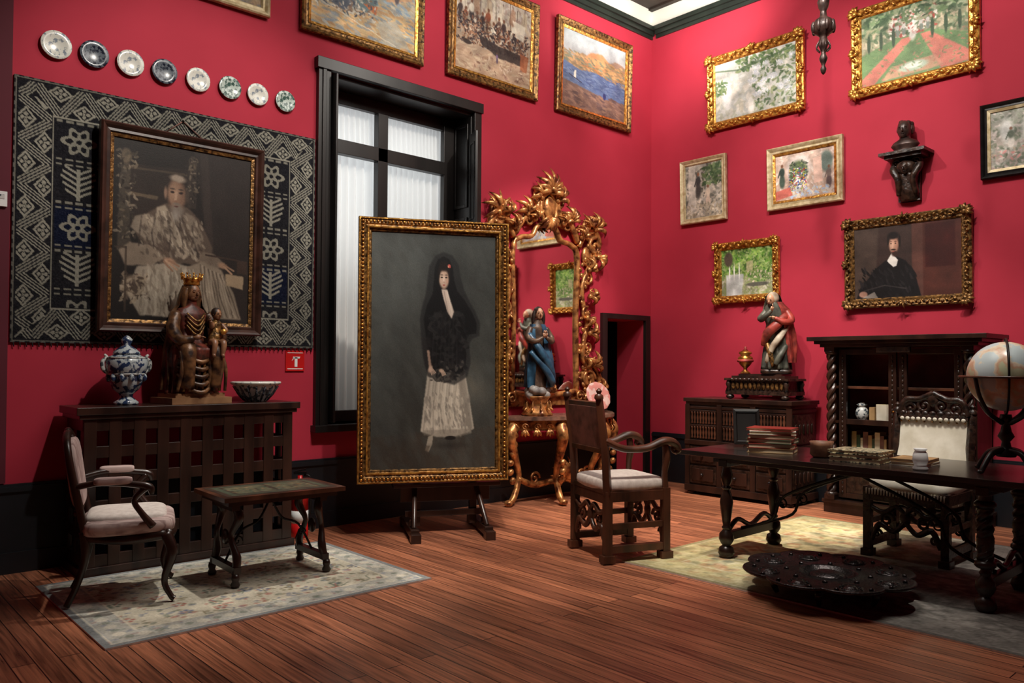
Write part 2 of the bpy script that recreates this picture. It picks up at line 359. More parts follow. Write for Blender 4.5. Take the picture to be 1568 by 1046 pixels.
# window
b=B()
b.bb(wx0-.10,wx0+.02,YW-.05,YW,.82,4.04,'blackw');b.bb(wx1-.02,wx1+.07,YW-.05,YW,.82,4.04,'blackw');b.bb(wx0-.12,wx1+.08,YW-.07,YW,wz1,4.05,'blackw')
b.bb(wx0-.065,wx0-.03,YW-.065,YW-.05,.82,3.95,'blackw')
b.bb(wx0-.12,wx1+.08,YW-.09,YW+.3,.82,.88,'blackw')
b.bb(wx0,wx1,YW,YW+.32,wz1-.03,wz1,'blackw')
b.bb(wx0,wx0+.03,YW,YW+.32,wz0,wz1-.03,'blackw')
b.bb(wx1-.03,wx1,YW,YW+.32,wz0,wz1-.03,'blackw')
for z0,z1 in ((.98,1.9),(2.0,2.9),(3.0,3.85)):
    b.bb(wx1-.045,wx1-.03,YW+.04,YW+.07,z0,z1,'blackw');b.bb(wx1-.045,wx1-.03,YW+.23,YW+.26,z0,z1,'blackw')
    b.bb(wx1-.045,wx1-.03,YW+.07,YW+.23,z0,z0+.03,'blackw');b.bb(wx1-.045,wx1-.03,YW+.07,YW+.23,z1-.03,z1,'blackw')
y0,y1=YW+.26,YW+.32
b.bb(wx0+.03,wx0+.17,y0,y1,wz0,wz1-.03,'blackw');b.bb(wx1-.17,wx1-.03,y0,y1,wz0,wz1-.03,'blackw')
b.bb(wx0+.17,wx1-.17,y0,y1,3.80,wz1-.03,'blackw');b.bb(wx0+.17,wx1-.17,y0-.02,y1,3.34,3.47,'blackw');b.bb(wx0+.17,wx1-.17,y0,y1,wz0,.98,'blackw')
b.bb(4.13,4.24,y0-.02,y1,.98,3.80,'blackw')
# right inner shutter leaf, opened into the room at an angle, panelled
b.push(TR((wx1-.04,YW-.01,.9))@RZ(-112))
b.bb(0,.20,-.014,.014,0,2.82,'blackw')
for z0,z1 in((.1,.9),(1.0,1.85),(1.95,2.72)):
    for yy in(-.022,.014):
        b.bb(.03,.05,yy,yy+.008,z0,z1,'blackw');b.bb(.15,.17,yy,yy+.008,z0,z1,'blackw');b.bb(.05,.15,yy,yy+.008,z0,z0+.02,'blackw');b.bb(.05,.15,yy,yy+.008,z1-.02,z1,'blackw')
b.pop()
b.bb(wx0+.03,wx0+.05,YW-.12,YW-.02,.9,3.92,'blackw')
b.obj('window_1',bevel=.004)
b=B();vs=[];n=420
def pl(x): 
    q=(x*13.5+.35*math.sin(x*7))%1.0
    return .05*(abs(q-.5)*2)**1.6
for i in range(n+1):
    x=wx0+.02+(wx1-wx0-.04)*i/n
    y=pl(x)-.02
    for z in(.9,2.2,3.37): vs.append((x,y,z))
fs=[]
for i in range(n):
    for j in range(2): fs.append((i*3+j,(i+1)*3+j,(i+1)*3+j+1,i*3+j+1))
b.add(vs,fs,'curt')
vs=[]
for i in range(n+1):
    x=wx0+.02+(wx1-wx0-.04)*i/n
    y=pl(x*1.5)*.7-.02
    vs+=[(x,y-.008,3.44+.02*abs(math.sin(x*21))),(x,y*.9,3.62),(x,y*.6,3.86)]
fs=[]
for i in range(n):
    for j in range(2): fs.append((i*3+j,(i+1)*3+j,(i+1)*3+j+1,i*3+j+1))
b.add(vs,fs,'curt')
b.tube([(wx0+.03,-.02,3.9),(wx1-.03,-.02,3.9)],.008,'iron');b.obj('sheer_curtain',(0,YW+.375,0))

# ------------------------------------------------------------------ PAINTINGS
def plainprof(fw,d): return [(0,0),(0,d*.8),(fw*.15,d),(fw*.35,d*.85),(fw*.6,d*.55),(fw*.85,d*.6),(fw,d*.35),(fw,.0)]
def ornate(b,w,h,fw,m,size=.03,step=.05):
    def run(x0,z0,x1,z1):
        L=math.hypot(x1-x0,z1-z0);n=int(L/step)
        a=math.atan2(z1-z0,x1-x0)
        for i in range(n+1):
            t=i/max(n,1);x=x0+(x1-x0)*t;z=z0+(z1-z0)*t;o=size*.35*(1 if i%2 else -1)
            b.ell((x-o*math.sin(a),-.055,z+o*math.cos(a)),(size*.85,size*.55,size*.5),m,RY(-math.degrees(a)+(35 if i%2 else -35)),8,6)
    X=w/2-fw*.45;Z=h/2-fw*.45
    run(-X,-Z,X,-Z);run(X,-Z,X,Z);run(X,Z,-X,Z);run(-X,Z,-X,-Z)
    for sx in(-1,1):
        for sz in(-1,1):
            for k in range(5):
                a=math.atan2(sz,sx)+(k-2)*.62
                b.leaf((sx*X*.985,-.055,sz*Z*.985),a,fw*.85,fw*.22,m,.1)
            b.ell((sx*X*.985,-.07,sz*Z*.985),(fw*.25,fw*.2,fw*.25),m)
            b.scroll((sx*(X-fw*1.3),-.05,sz*Z),fw*.38,m,0,1.2,fw*.1)
            b.scroll((sx*X,-.05,sz*(Z-fw*1.3)),fw*.38,m,0,1.2,fw*.1)
    for sz in(-1,1):
        for k in range(3): b.leaf((0,-.055,sz*Z),(pi/2*sz)+(k-1)*.8,fw*.7,fw*.2,m,.1)
    for sx in(-1,1):
        for k in range(3): b.leaf((sx*X,-.055,0),(0 if sx>0 else pi)+(k-1)*.8,fw*.7,fw*.2,m,.1)
def painting(name,wall,c0,c1,z0,z1,img,fw,m,orn=0,depth=.05,tilt=1.5,inner=None,off=0):
    w=abs(c1-c0);h=z1-z0;b=B();fwi=fw
    b.frame(w,h,plainprof(fw,depth),m)
    if inner: b.frame(w-2*fw+.01,h-2*fw+.01,[(0,.02),(0,.03),(.025,.022),(.025,0)],inner);fwi=fw+.02
    if orn: ornate(b,w,h,fw,m,orn,orn*1.55)
    b.canvas(w-2*fwi+.01,h-2*fwi+.01,img,-.012)
    b.bb(-w/2+.01,w/2-.01,-.004,.0,-h/2+.01,h/2-.01,'brownf')
    rot=RX(tilt)
    g=.012+off+math.sin(math.radians(tilt))*h/2
    if wall=='L': MM=TR(((c0+c1)/2,YW-g,(z0+z1)/2))@rot
    else: MM=TR((XW-g,(c0+c1)/2,(z0+z1)/2))@RZ(-90)@rot
    return b.obj(name,M4=MM)
# p0
p=P(110,80,(120,110,90),(150,120,84)).dabs(500,(0,0,1,1),[(120,104,84),(160,130,92),(90,84,80)],.05)
painting('framed_seascape_painting','L',1.75,2.89,4.245,5.15,p.fin(),.07,'pale',0)
# p1 beach scene
p=P(210,145,(150,164,172),(200,168,116)).dabs(420,(0,0,1,.5),[(130,150,166),(156,164,160),(186,160,124),(206,196,174)],.07,16,.35,15)
p.poly([(0,.5),(.4,.62),(1,.5),(1,1),(0,1)],(196,166,118),2,.7).dabs(420,(0,.5,1,1),[(208,174,122),(190,150,104),(150,150,144),(182,182,170),(132,144,152)],.07,16,.3,15)
p.poly([(.02,.34),(.3,.42),(.42,.6),(.3,.72),(.02,.58)],(84,92,106),2).poly([(.02,.30),(.22,.36),(.3,.5),(.1,.46)],(208,204,192),2,.9)
p.poly([(.42,.05),(.55,.02),(.62,.5),(.5,.66),(.4,.6)],(92,118,124),2,.9).poly([(.6,.1),(.9,.05),(.96,.3),(.7,.42)],(206,150,108),3,.8).poly([(.48,.55),(.62,.52),(.6,.64)],(196,106,52),1)
p.fig(.12,.2,.42,(64,70,84),(190,186,176)).fig(.36,.28,.36,(210,204,190),(120,124,132)).fig(.8,.12,.3,(120,92,76),(90,80,84))
p.poly([(.6,.75),(.8,.62),(.95,.95),(.7,1)],(170,164,148),2,.8).dabs(260,(.05,.25,.6,.75),[(66,74,88),(190,184,170),(130,104,84),(222,214,196)],.03,12).line([(.02,.66),(.4,.8),(.8,.97)],.008,(230,222,200),.6)
painting('framed_beach_painting','L',3.17,4.44,4.245,5.12,p.warp().fin(),.075,'golddk',0,inner='goldb')
# p2 fishermen
p=P(200,170,(176,164,148),(168,140,116)).dabs(300,(0,.6,1,1),[(172,146,122),(158,130,108),(186,166,140)],.06,12,.3,0)
p.dabs(300,(0,0,1,.3),[(186,178,160),(170,160,150),(150,140,130),(140,120,110)],.06)
for i in range(9): p.line([(.1+.1*i,.02+.05*math.sin(i*3)),(.14+.095*i,.5)],.006,(74,54,46),.9)
for i in range(6): p.poly([(.08+.16*i,.06),(.13+.16*i,.08),(.15+.16*i,.3),(.05+.16*i,.26)],[(206,196,176),(150,110,84),(190,170,140)][i%3],2,.6)
for i in range(13):
    p.fig(.06+i*.07,.18+.07*math.sin(i*2.3)+.01*i,.34,[(60,46,44),(120,66,46),(200,192,176),(84,64,56)][i%4],[(54,46,48),(96,72,58)][i%2],(110,74,56))
p.dabs(700,(.02,.34,.98,.66),[(58,44,42),(104,68,52),(150,112,86),(50,44,52),(176,166,150)],.028)
p.poly([(.28,.52),(.55,.58),(.88,.6),(.92,.74),(.55,.72),(.36,.64)],(46,38,38),2,.85).poly([(.74,.2),(.92,.23),(.9,.42),(.78,.4)],(222,214,196),2,.8)
p.fig(.54,.66,.14,(120,96,130),(90,76,90)).ell(.15,.66,.06,.03,(60,48,44)).poly([(.85,.56),(.97,.6),(.95,.8),(.86,.78)],(150,86,56),2,.8).dabs(60,(.2,.75,.9,.95),[(130,100,86),(190,170,150)],.03)
painting('framed_fishermen_painting','L',4.73,5.96,4.26,5.3,p.warp(.008).fin(),.085,'golddk',0,inner='goldb')
# p3 harbour (muted)
p=P(170,150,(170,180,184),(140,112,104))
p.poly([(0,.3),(.15,.34),(.3,.24),(.6,.3),(1,.28),(1,.5),(0,.5)],(150,122,94),2).poly([(.3,.34),(.42,.2),(.62,.18),(.75,.27),(.8,.4),(.4,.42)],(190,130,90),3).poly([(.66,.28),(.82,.2),(1,.24),(1,.36),(.7,.36)],(142,108,86),3,.8)
p.dabs(240,(.0,.26,1,.46),[(142,118,86),(184,142,96),(114,120,100),(198,154,106)],.05,12,.35,15)
p.poly([(0,.42),(.3,.48),(.5,.46),(1,.54),(1,.80),(0,.66)],(92,112,152),2).dabs(260,(0,.47,1,.7),[(86,108,150),(116,134,168),(76,94,138)],.06,10,.2,8)
p.poly([(0,.66),(1,.80),(1,1),(0,1)],(124,96,86),2).dabs(260,(0,.74,1,1),[(118,92,84),(138,106,92),(100,80,78),(148,116,98)],.07,8,.25,10)
p.poly([(.18,.52),(.21,.5),(.215,.62),(.175,.61)],(236,230,218),1).line([(.1,.58),(.3,.64)],.008,(50,50,70)).ell(.66,.72,.03,.05,(44,54,104)).line([(.3,.4),(.5,.42),(.6,.47)],.012,(180,112,62),.8)
painting('framed_harbour_painting','L',6.25,7.54,4.24,5.3,p.warp(.01).fin(4,.92),.085,'golddk',0,inner='goldb')
# q1
p=P(180,130,(206,206,200),(176,178,162)).dabs(350,(0,0,1,1),[(206,206,202),(190,194,190),(216,212,202)],.08,8)
p.dabs(110,(.3,.03,.99,.25),[(96,122,76),(130,150,100),(70,100,60)],.06)
p.dabs(300,(.48,.2,.98,.95),[(110,130,92),(84,108,76),(150,160,120),(196,202,190)],.045)
for k in range(22): 
    cx,cy=p.r.uniform(.45,.95),p.r.uniform(.2,.78);p.ell(cx,cy,.05,.06,(220,224,228),0,.8).dabs(16,(cx-.04,cy-.05,cx+.04,cy+.05),[(240,240,240),(200,208,220)],.02)
p.ell(.16,.62,.07,.30,(236,236,234),0,.5).ell(.46,.84,.05,.2,(240,238,230),0,.5).ell(.34,.84,.03,.12,(200,196,180)).dabs(60,(0,.32,.16,.55),[(90,120,80),(120,140,96)],.04).line([(0,.12),(.3,.2),(1,.08)],.018,(80,104,74),.7)
painting('framed_garden_painting','R',5.32,4.12,4.16,5.02,p.fin(),.10,'goldb',.035)
# q2
p=P(180,140,(120,136,104),(150,130,110)).dabs(500,(0,0,1,.5),[(104,124,92),(74,96,66),(150,150,120),(190,176,150)],.06)
p.poly([(0,.55),(.35,.42),(.65,.42),(1,.6),(1,1),(0,1)],(104,134,88),1)
p.poly([(.4,.45),(.52,.45),(.12,1),(-.1,1)],(200,120,104),2).poly([(.57,.45),(.66,.45),(1.1,.95),(.76,1)],(200,120,104),2).poly([(.3,.8),(.7,.78),(.78,.95),(.2,.97)],(206,150,126),3,.8)
p.ell(.5,.86,.16,.08,(180,196,176)).ell(.5,.85,.10,.045,(226,226,214)).ell(.5,.32,.05,.22,(226,222,214)).dabs(260,(.28,.1,.72,.42),[(220,196,190),(236,230,220),(170,80,70),(90,110,80)],.035).dabs(200,(0,.5,1,1),[(92,124,80),(190,120,104),(130,150,100)],.03,10,.4,None,.6)
for x in (.08,.2,.32,.68,.8,.92): p.ell(x,.4,.02,.16,(52,72,50))
for x in (.36,.42,.58,.64): p.fig(x,.22,.2,(200,196,190),(120,130,120))
p.ell(.16,.1,.16,.12,(56,80,52)).ell(.85,.12,.16,.14,(66,80,56)).dabs(200,(0,0,1,.25),[(60,84,56),(100,124,84),(150,160,130)],.05)
painting('framed_garden_painting','R',3.61,2.43,4.13,5.02,p.fin(),.10,'goldb',.035)
# q3
p=P(100,125,(150,148,138),(176,166,150)).dabs(400,(0,0,1,1),[(160,156,148),(120,120,110),(196,188,172),(90,90,82)],.06)
p.poly([(.1,0),(.28,0),(.3,.8),(.08,.9)],(206,200,188),2,.8).fig(.36,.15,.5,(54,56,56),(70,70,68)).fig(.62,.4,.45,(206,190,170),(196,176,158)).ell(.8,.2,.12,.2,(74,92,66)).dabs(90,(.5,.05,1,.4),[(60,84,56),(100,120,80)],.06).dabs(90,(0,.75,1,1),[(190,180,160),(150,140,120)],.05)
painting('framed_courtyard_painting','R',5.70,5.07,3.11,3.87,p.fin(),.065,'pale',0)
# q4
p=P(160,125,(206,182,168),(190,160,140)).dabs(300,(0,0,1,1),[(212,190,176),(196,170,156),(222,206,196)],.07,10)
p.ell(.40,.36,.24,.34,(226,212,206)).ell(.40,.42,.18,.28,(96,112,84)).dabs(160,(.26,.2,.54,.62),[(80,100,70),(120,136,90),(60,70,60)],.04)
p.ell(.38,.66,.07,.2,(226,226,230)).dabs(260,(.24,.34,.54,.85),[(60,76,150),(60,76,150),(230,228,230),(110,140,90),(206,190,80),(180,60,60)],.03)
p.fig(.12,.2,.55,(50,66,60),(64,80,70)).ell(.86,.3,.12,.26,(112,128,120)).fig(.9,.38,.5,(120,104,98),(104,84,84)).poly([(.64,.2),(.78,.15),(.8,.7),(.66,.72)],(228,192,176),2).dabs(80,(.28,.8,.9,.95),[(180,200,230),(214,206,190)],.05).poly([(0,.78),(.25,.72),(.3,.9),(0,.97)],(196,100,88),2,.9)
painting('framed_fountain_painting','R',4.55,3.70,3.12,3.80,p.fin(),.075,'pale',0,inner='goldb')
# q5
p=P(110,100,(150,152,140),(170,150,144)).dabs(450,(0,0,1,1),[(160,160,150),(124,130,112),(196,184,178),(100,110,92)],.06)
for x in(.2,.45,.75): p.ell(x,.35,.1,.26,(206,206,202),0,.5);p.fig(x+.05,.3,.4,(90,100,84),(196,190,182))
p.dabs(60,(0,.66,1,.85),[(196,130,126),(170,160,140)],.04)
painting('framed_terrace_painting','R',2.43,1.62,3.11,3.78,p.fin(),.06,'iron',0,inner='pale')
# q6 self portrait
p=P(240,175,(60,45,41),(44,30,27));p.poly([(.56,0),(1,0),(1,1),(.56,1)],(72,36,29),2).poly([(0,0),(.25,0),(.2,1),(0,1)],(84,71,62),8,.5).poly([(.56,0),(.66,0),(.66,1),(.56,1)],(98,70,62),3,.5).poly([(.68,.04),(.94,.04),(.94,.62),(.68,.62)],(54,18,16),3,.9)
p.poly([(.02,1),(.06,.84),(.14,.72),(.2,.6),(.31,.48),(.42,.44),(.5,.50),(.58,.66),(.64,1)],(15,13,15),2)
p.poly([(.325,.49),(.37,.385),(.43,.485),(.415,.56),(.385,.58)],(226,221,214),1)
p.ell(.392,.275,.052,.14,(168,124,104),0,.35).ell(.376,.275,.036,.10,(206,164,140),0,.8,.9).ell(.398,.395,.036,.05,(58,38,32),0,.5).ell(.387,.145,.064,.062,(26,20,20),0,.4).ell(.447,.23,.013,.10,(28,22,20)).ell(.337,.21,.011,.08,(28,22,20)).ell(.387,.338,.030,.012,(48,30,28)).ell(.387,.366,.014,.008,(150,80,70))
for sx in(-1,1): p.ell(.386+sx*.021,.255,.010,.010,(34,24,22),0,.5).ell(.386+sx*.021,.230,.015,.006,(44,30,26),0,.5)
p.line([(.385,.26),(.380,.312)],.008,(216,174,150),.7).dabs(120,(.05,.6,.58,1),[(20,18,20),(34,30,32),(12,11,12)],.06,4,.3,60)
p.line([(.1,.88),(.3,.82),(.5,.88)],.012,(56,50,50),.8).ell(.09,.93,.05,.05,(150,112,96)).poly([(.08,.98),(.2,.9),(.24,1)],(170,160,150),1,.7)
painting('framed_self_portrait_painting','R',3.68,2.50,2.0,2.89,p.fin(3),.095,'golddk',.022)
# q7
p=P(130,110,(110,150,70),(150,160,110)).dabs(600,(0,0,1,.6),[(100,150,60),(140,170,84),(70,104,50),(160,180,120)],.05)
p.dabs(300,(0,.6,1,1),[(170,166,140),(140,146,110),(190,186,170)],.05).poly([(.1,.55),(.45,.55),(.4,1),(.1,1)],(196,200,202),2,.9)
for x in(.17,.26,.36): p.ell(x,.5,.018,.22,(238,238,232),0,.6)
p.ell(.15,.22,.1,.18,(80,70,60)).ell(.75,.62,.2,.14,(120,150,86)).ell(.7,.78,.25,.05,(90,90,80)).dabs(100,(.5,.4,1,.75),[(70,110,50),(170,190,120),(226,210,190)],.035).poly([(.5,.3),(.62,.28),(.62,.5),(.5,.5)],(210,196,160),1,.7)
painting('framed_garden_painting','R',5.22,4.41,2.135,2.83,p.fin(),.085,'goldb',.03)

# seated prelate
p=P(260,315,(32,26,23),(27,22,20))
p.poly([(.55,0),(1,0),(1,1),(.8,1)],(47,39,36),12,.8).poly([(.6,0),(.66,0),(.72,.6),(.66,.6)],(62,52,47),4,.7)
# high-backed carved chair
p.poly([(.12,.14),(.54,.12),(.55,.5),(.13,.5)],(48,38,33),3,.9)
p.poly([(.05,.14),(.12,.14),(.13,.62),(.04,.62)],(84,75,64),3,.8).line([(.10,.30),(.30,.31)],.013,(104,90,72),.9).line([(.10,.16),(.56,.15)],.008,(84,72,58),.8).ell(.09,.10,.045,.05,(100,88,72)).ell(.55,.08,.035,.045,(96,84,68)).dabs(140,(.03,.07,.16,.56),[(128,116,98),(52,44,38),(84,76,64)],.018).poly([(.52,.06),(.58,.06),(.58,.34),(.52,.34)],(66,56,49),3,.8).dabs(60,(.50,.05,.60,.3),[(112,100,84),(50,42,38)],.016)
p.poly([(.27,.38),(.36,.33),(.52,.34),(.62,.41),(.71,.56),(.68,.68),(.5,.66),(.38,.70),(.24,.62),(.15,.50),(.20,.42)],(92,78,67),4)
p.poly([(.16,.42),(.26,.40),(.34,.46),(.33,.56),(.22,.54),(.13,.49)],(150,137,120),4,.9)
p.poly([(.30,.36),(.36,.34),(.44,.46),(.56,.60),(.50,.64),(.40,.56),(.30,.46)],(172,158,138),4,.95)
p.poly([(.50,.37),(.57,.39),(.64,.50),(.60,.58),(.52,.46)],(140,126,110),4,.9)
p.poly([(.05,.62),(.12,.57),(.26,.57),(.36,.64),(.28,.69),(.10,.70)],(146,130,112),4).poly([(.60,.58),(.72,.59),(.80,.64),(.74,.69),(.62,.68)],(132,116,100),4,.9)
p.poly([(.10,.84),(.18,.70),(.30,.68),(.42,.66),(.56,.68),(.60,.80),(.58,.97),(.2,.97)],(168,156,138),4)
p.poly([(.52,.68),(.64,.64),(.78,.68),(.88,.82),(.94,.97),(.56,.97)],(146,132,114),4)
def folds(pts0,pts1,n,cols,w=.010,al=.55):
    for i in range(n):
        t=i/(n-1);a=(pts0[0][0]*(1-t)+pts0[1][0]*t,pts0[0][1]*(1-t)+pts0[1][1]*t);c=(pts1[0][0]*(1-t)+pts1[1][0]*t,pts1[0][1]*(1-t)+pts1[1][1]*t)
        m_=((a[0]+c[0])/2+.02*math.sin(i*2.1),(a[1]+c[1])/2);p.line([a,m_,c],w,cols[i%len(cols)],al)
folds([(.32,.38),(.46,.38)],[(.38,.56),(.58,.60)],6,[(92,80,70),(206,194,174)],.007)
folds([(.20,.42),(.60,.44)],[(.18,.58),(.66,.62)],10,[(60,50,44),(124,110,94)],.007,.5)
folds([(.22,.72),(.54,.70)],[(.20,.96),(.54,.96)],11,[(118,106,92),(206,194,174)],.009,.5)
folds([(.62,.66),(.80,.72)],[(.66,.96),(.92,.96)],13,[(92,80,68),(176,162,142)],.006,.7)
p.dabs(220,(.2,.40,.64,.64),[(150,136,118),(84,70,60),(60,50,44),(190,176,154)],.022,8,.4,60,.45)
p.ell(.15,.81,.09,.07,(132,116,98)).ell(.16,.815,.06,.045,(88,74,64)).dabs(90,(.07,.74,.26,.9),[(166,150,128),(84,70,60)],.018).dabs(140,(.2,.70,.58,.96),[(196,184,164),(128,114,98)],.026,8,.3,75,.5)
p.ell(.44,.275,.080,.105,(138,106,86),0,.35).ell(.425,.262,.058,.080,(190,154,126),0,.9,1).ell(.445,.182,.072,.028,(176,160,142),0,.5)
p.ell(.36,.27,.016,.045,(150,120,100),0,.6).ell(.515,.27,.020,.06,(84,70,60),0,.6).ell(.445,.365,.062,.05,(140,128,116),0,.6).ell(.435,.395,.034,.045,(168,158,146),0,.8)
for x in(.408,.468): p.ell(x,.262,.018,.009,(46,32,28),0,.5).ell(x,.243,.024,.007,(92,74,62),0,.5)
p.line([(.437,.262),(.430,.308)],.009,(210,174,146),.8).ell(.434,.312,.018,.008,(150,112,90),0,.6).ell(.437,.326,.036,.009,(134,120,108),0,.6).ell(.437,.341,.020,.006,(96,58,50),0,.6)
p.ell(.40,.655,.055,.024,(176,140,114),15,.5).line([(.37,.65),(.45,.70)],.008,(190,154,126)).line([(.39,.65),(.465,.68)],.008,(160,124,100)).line([(.36,.66),(.42,.71)],.007,(150,116,94)).ell(.79,.655,.045,.024,(172,136,110),10,.5).line([(.8,.66),(.86,.70)],.008,(180,144,116)).line([(.8,.65),(.875,.68)],.007,(160,126,100))
p.poly([(.81,.70),(.95,.71),(.95,.79),(.82,.77)],(168,146,118),2)
p.line([(.66,.60),(.97,.62)],.007,(66,52,44)).poly([(.90,.62),(.98,.62),(.98,.7),(.9,.7)],(66,50,42),2).line([(.03,.60),(.10,.60),(.10,.95)],.008,(70,58,48),.8)
painting('framed_prelate_painting','L',1.61,2.82,1.625,3.12,p.warp(.003,16).fin(4,.92,.12),.075,'brownf',0,depth=.07,tilt=1.2,inner='golddk',off=.03)
b=B();b.tube([(2.08,0,3.14),(2.21,0,3.25)],.004,'leather');b.tube([(2.21,0,3.25),(2.36,0,3.14)],.004,'leather');b.ell((2.21,-.0,3.25),(.01,.015,.01),'iron');b.obj('picture_hanging_cord',(0,YW-.025,0))

# ---- tapestry
W,H=380,310
tw,th=2.23,1.80
y,x=np.mgrid[0:H,0:W];X=(x+.5)/W*tw;Z=(y+.5)/H*th
hor=np.minimum(Z,th-Z)<np.minimum(X,tw-X)
t=np.where(hor,X,Z);sd=np.minimum(np.minimum(X,tw-X),np.minimum(Z,th-Z))
I=np.zeros((H,W,3))+np.array((30,30,34.))
lt=np.array((140,138,126.))
def put(mask,c): I[mask]=c
per=.30
u=((t+.02)/per)%1.0
tri=np.abs(u-.5)*2
s=(sd-.03)/.20
band=(sd>.03)&(sd<.23)
zz=s-tri
put(band&(np.abs(zz)<.11),lt);put(band&(np.abs(np.abs(zz)-.22)<.03),lt);put(band&(np.abs(zz)<.045),(36,35,40))
for cu,cs in ((0.5,.78),(0.0,.22)):
    du=np.abs(((u-cu+.5)%1.0)-.5)*per;dz=np.abs(s-cs)*.20;d=du*.8+dz
    fl=(np.sin(np.arctan2(dz,du+1e-6)*6)>0)
    put(band&(d<.062)&(d>.046),lt);put(band&(d<.036)&(d>.012)&fl,lt);put(band&(d<.008),lt)
put((sd>.010)&(sd<.020),lt*.8);put((sd>.232)&(sd<.242),lt)
v=((t/.03).astype(int)%2==0);put((sd<.010)&v,(90,88,84))
dX=np.minimum(X,tw-X);inn=(sd>.25)
navy=np.array((19,24,42.))
row=((Z+.06)//.30).astype(int);col=(X<tw/2)
put(inn&(row==3)&col,navy);put(inn&(row==4)&(~col),navy)
zc=(Z+.06)%.30-.15;xc=dX-.40
# stylised leafy palmettes: stem, paired curling branches, bars between
odd=(row%2==0)
st=(np.abs(xc)<.010)&(np.abs(zc)<.11)
br_=np.zeros_like(st)
for k_ in(-.075,-.035,.005,.045,.085):
    br_|=(np.abs(zc-k_+np.abs(xc)*.55)<.009)&(np.abs(xc)<.115-.35*np.abs(k_))&(np.abs(xc)>.012)
put(inn&(st|br_)&odd,lt*.95)
dd=np.sqrt(xc**2+(zc*1.15)**2);an=np.arctan2(zc,xc)
put(inn&(~odd)&(dd<.098+.02*np.cos(6*an))&(dd>.070+.018*np.cos(6*an)),lt*.9)
put(inn&(~odd)&(dd<.050+.014*np.cos(6*an+pi))&(dd>.018),lt*.9)
put(inn&(np.abs(np.abs(zc)-.132)<.007)&(np.abs(xc)<.14)&(((xc+.5)/.022).astype(int)%3!=0),lt*.85)
put(inn&(np.abs(np.abs(xc)-.150)<.004),lt*.7)
I*=(1+.12*np.sin(X*3.1+1)*np.sin(Z*2.7))[...,None]
I+=np.random.RandomState(3).normal(0,7,(H,W,1))
b=B();b.canvas(tw,th,I,-.012,'cloth');b.bb(-tw/2,tw/2,-.011,0,-th/2,th/2,'black')
for i in range(60):
    xx=-tw/2+.02+i*(tw-.04)/59;b.tube([(xx,-.008,-th/2),(xx+.004,-.008,-th/2-.03)],.004,'black',5)
b.obj('woven_wall_tapestry',(2.215,YW-.005,2.437))
b=B();b.bb(-.035,.035,-.02,0,-.05,.05,'whitep');b.bb(-.02,.02,-.023,-.02,0,.03,'greyceramic');b.obj('wall_thermostat',(1.03,YW-.036,2.48),0,.004)
b=B();b.bb(-.085,.085,-.01,0,-.085,.085,'redp');b.bb(-.07,.07,-.012,-.01,-.07,-.064,'whitep');b.bb(-.07,.07,-.012,-.01,.064,.07,'whitep')
b.bb(-.005,.02,-.013,-.01,-.05,.03,'whitep');b.poly([(-.02,.02),(.04,.02),(.045,.035),(-.02,.035)],-.013,-.01,'whitep');b.poly([(-.03,0),(-.01,.02),(-.015,.03)],-.013,-.01,'whitep');b.obj('fire_equipment_sign',(3.165,YW-.003,1.43))
for i,(xx,rim,ce) in enumerate(((1.28,'plw','pldark'),(1.51,'pldark','plb'),(1.74,'plw','greyceramic'),(1.97,'pldark','plw'),(2.21,'plw','greyceramic'),(2.45,'plg','plb'),(2.67,'plw','plg'),(2.90,'plg','plg'))):
    b=B();b.push(RX(90))
    r=.098-.0015*i
    b.lathe([(r*.5,-.0),(r*.95,.018),(r,.024),(r*.98,.03),(r*.68,.014)],rim,n=36)
    b.lathe([(r*.69,.013),(r*.62,.009),(r*.3,.006),(.0005,.006)],ce,n=30)
    b.lathe([(r*.16,.008),(r*.1,.012),(.0005,.012)],'pldark',n=14)
    b.pop();b.obj('wall_plate',(xx*1.05,YW-.002,3.597))

# ------------------------------------------------------------------ EASEL PORTRAIT
p=P(260,465,(76,80,78),(52,51,46))
p.poly([(0,0),(.3,0),(.2,1),(0,1)],(66,69,66),18,.6).poly([(.45,0),(1,0),(1,.6),(.6,.7)],(54,56,53),20,.7).ell(.80,.66,.17,.14,(98,94,83),0,1,.7).ell(.2,.25,.2,.15,(92,96,94),0,1,.4).ell(.85,.4,.15,.12,(70,72,68),0,1,.6)
p.poly([(0,.86),(1,.82),(1,1),(0,1)],(60,54,47),10,.8)
p.dabs(500,(0,0,1,1),[(66,69,67),(56,57,54),(76,78,74)],.05,4,.4,60,.22)
# skirt
p.poly([(.45,.58),(.58,.56),(.74,.58),(.78,.70),(.82,.83),(.74,.85),(.64,.865),(.52,.862),(.395,.84),(.42,.72)],(190,181,165),3)
for i in range(15): p.line([(.47+.018*i,.60),(.44+.019*i+.01*math.sin(i*2),.74),(.415+.027*i,.845)],.0045,[(138,131,120),(214,205,188),(158,151,138)][i%3],.5)
p.poly([(.68,.58),(.74,.58),(.81,.83),(.74,.85)],(118,111,101),8,.8).dabs(160,(.43,.68,.78,.85),[(140,133,122),(206,196,178),(116,110,102)],.016,6,.4,80,.5)
p.poly([(.42,.835),(.8,.83),(.8,.85),(.64,.87),(.42,.855)],(124,117,106),3,.6)
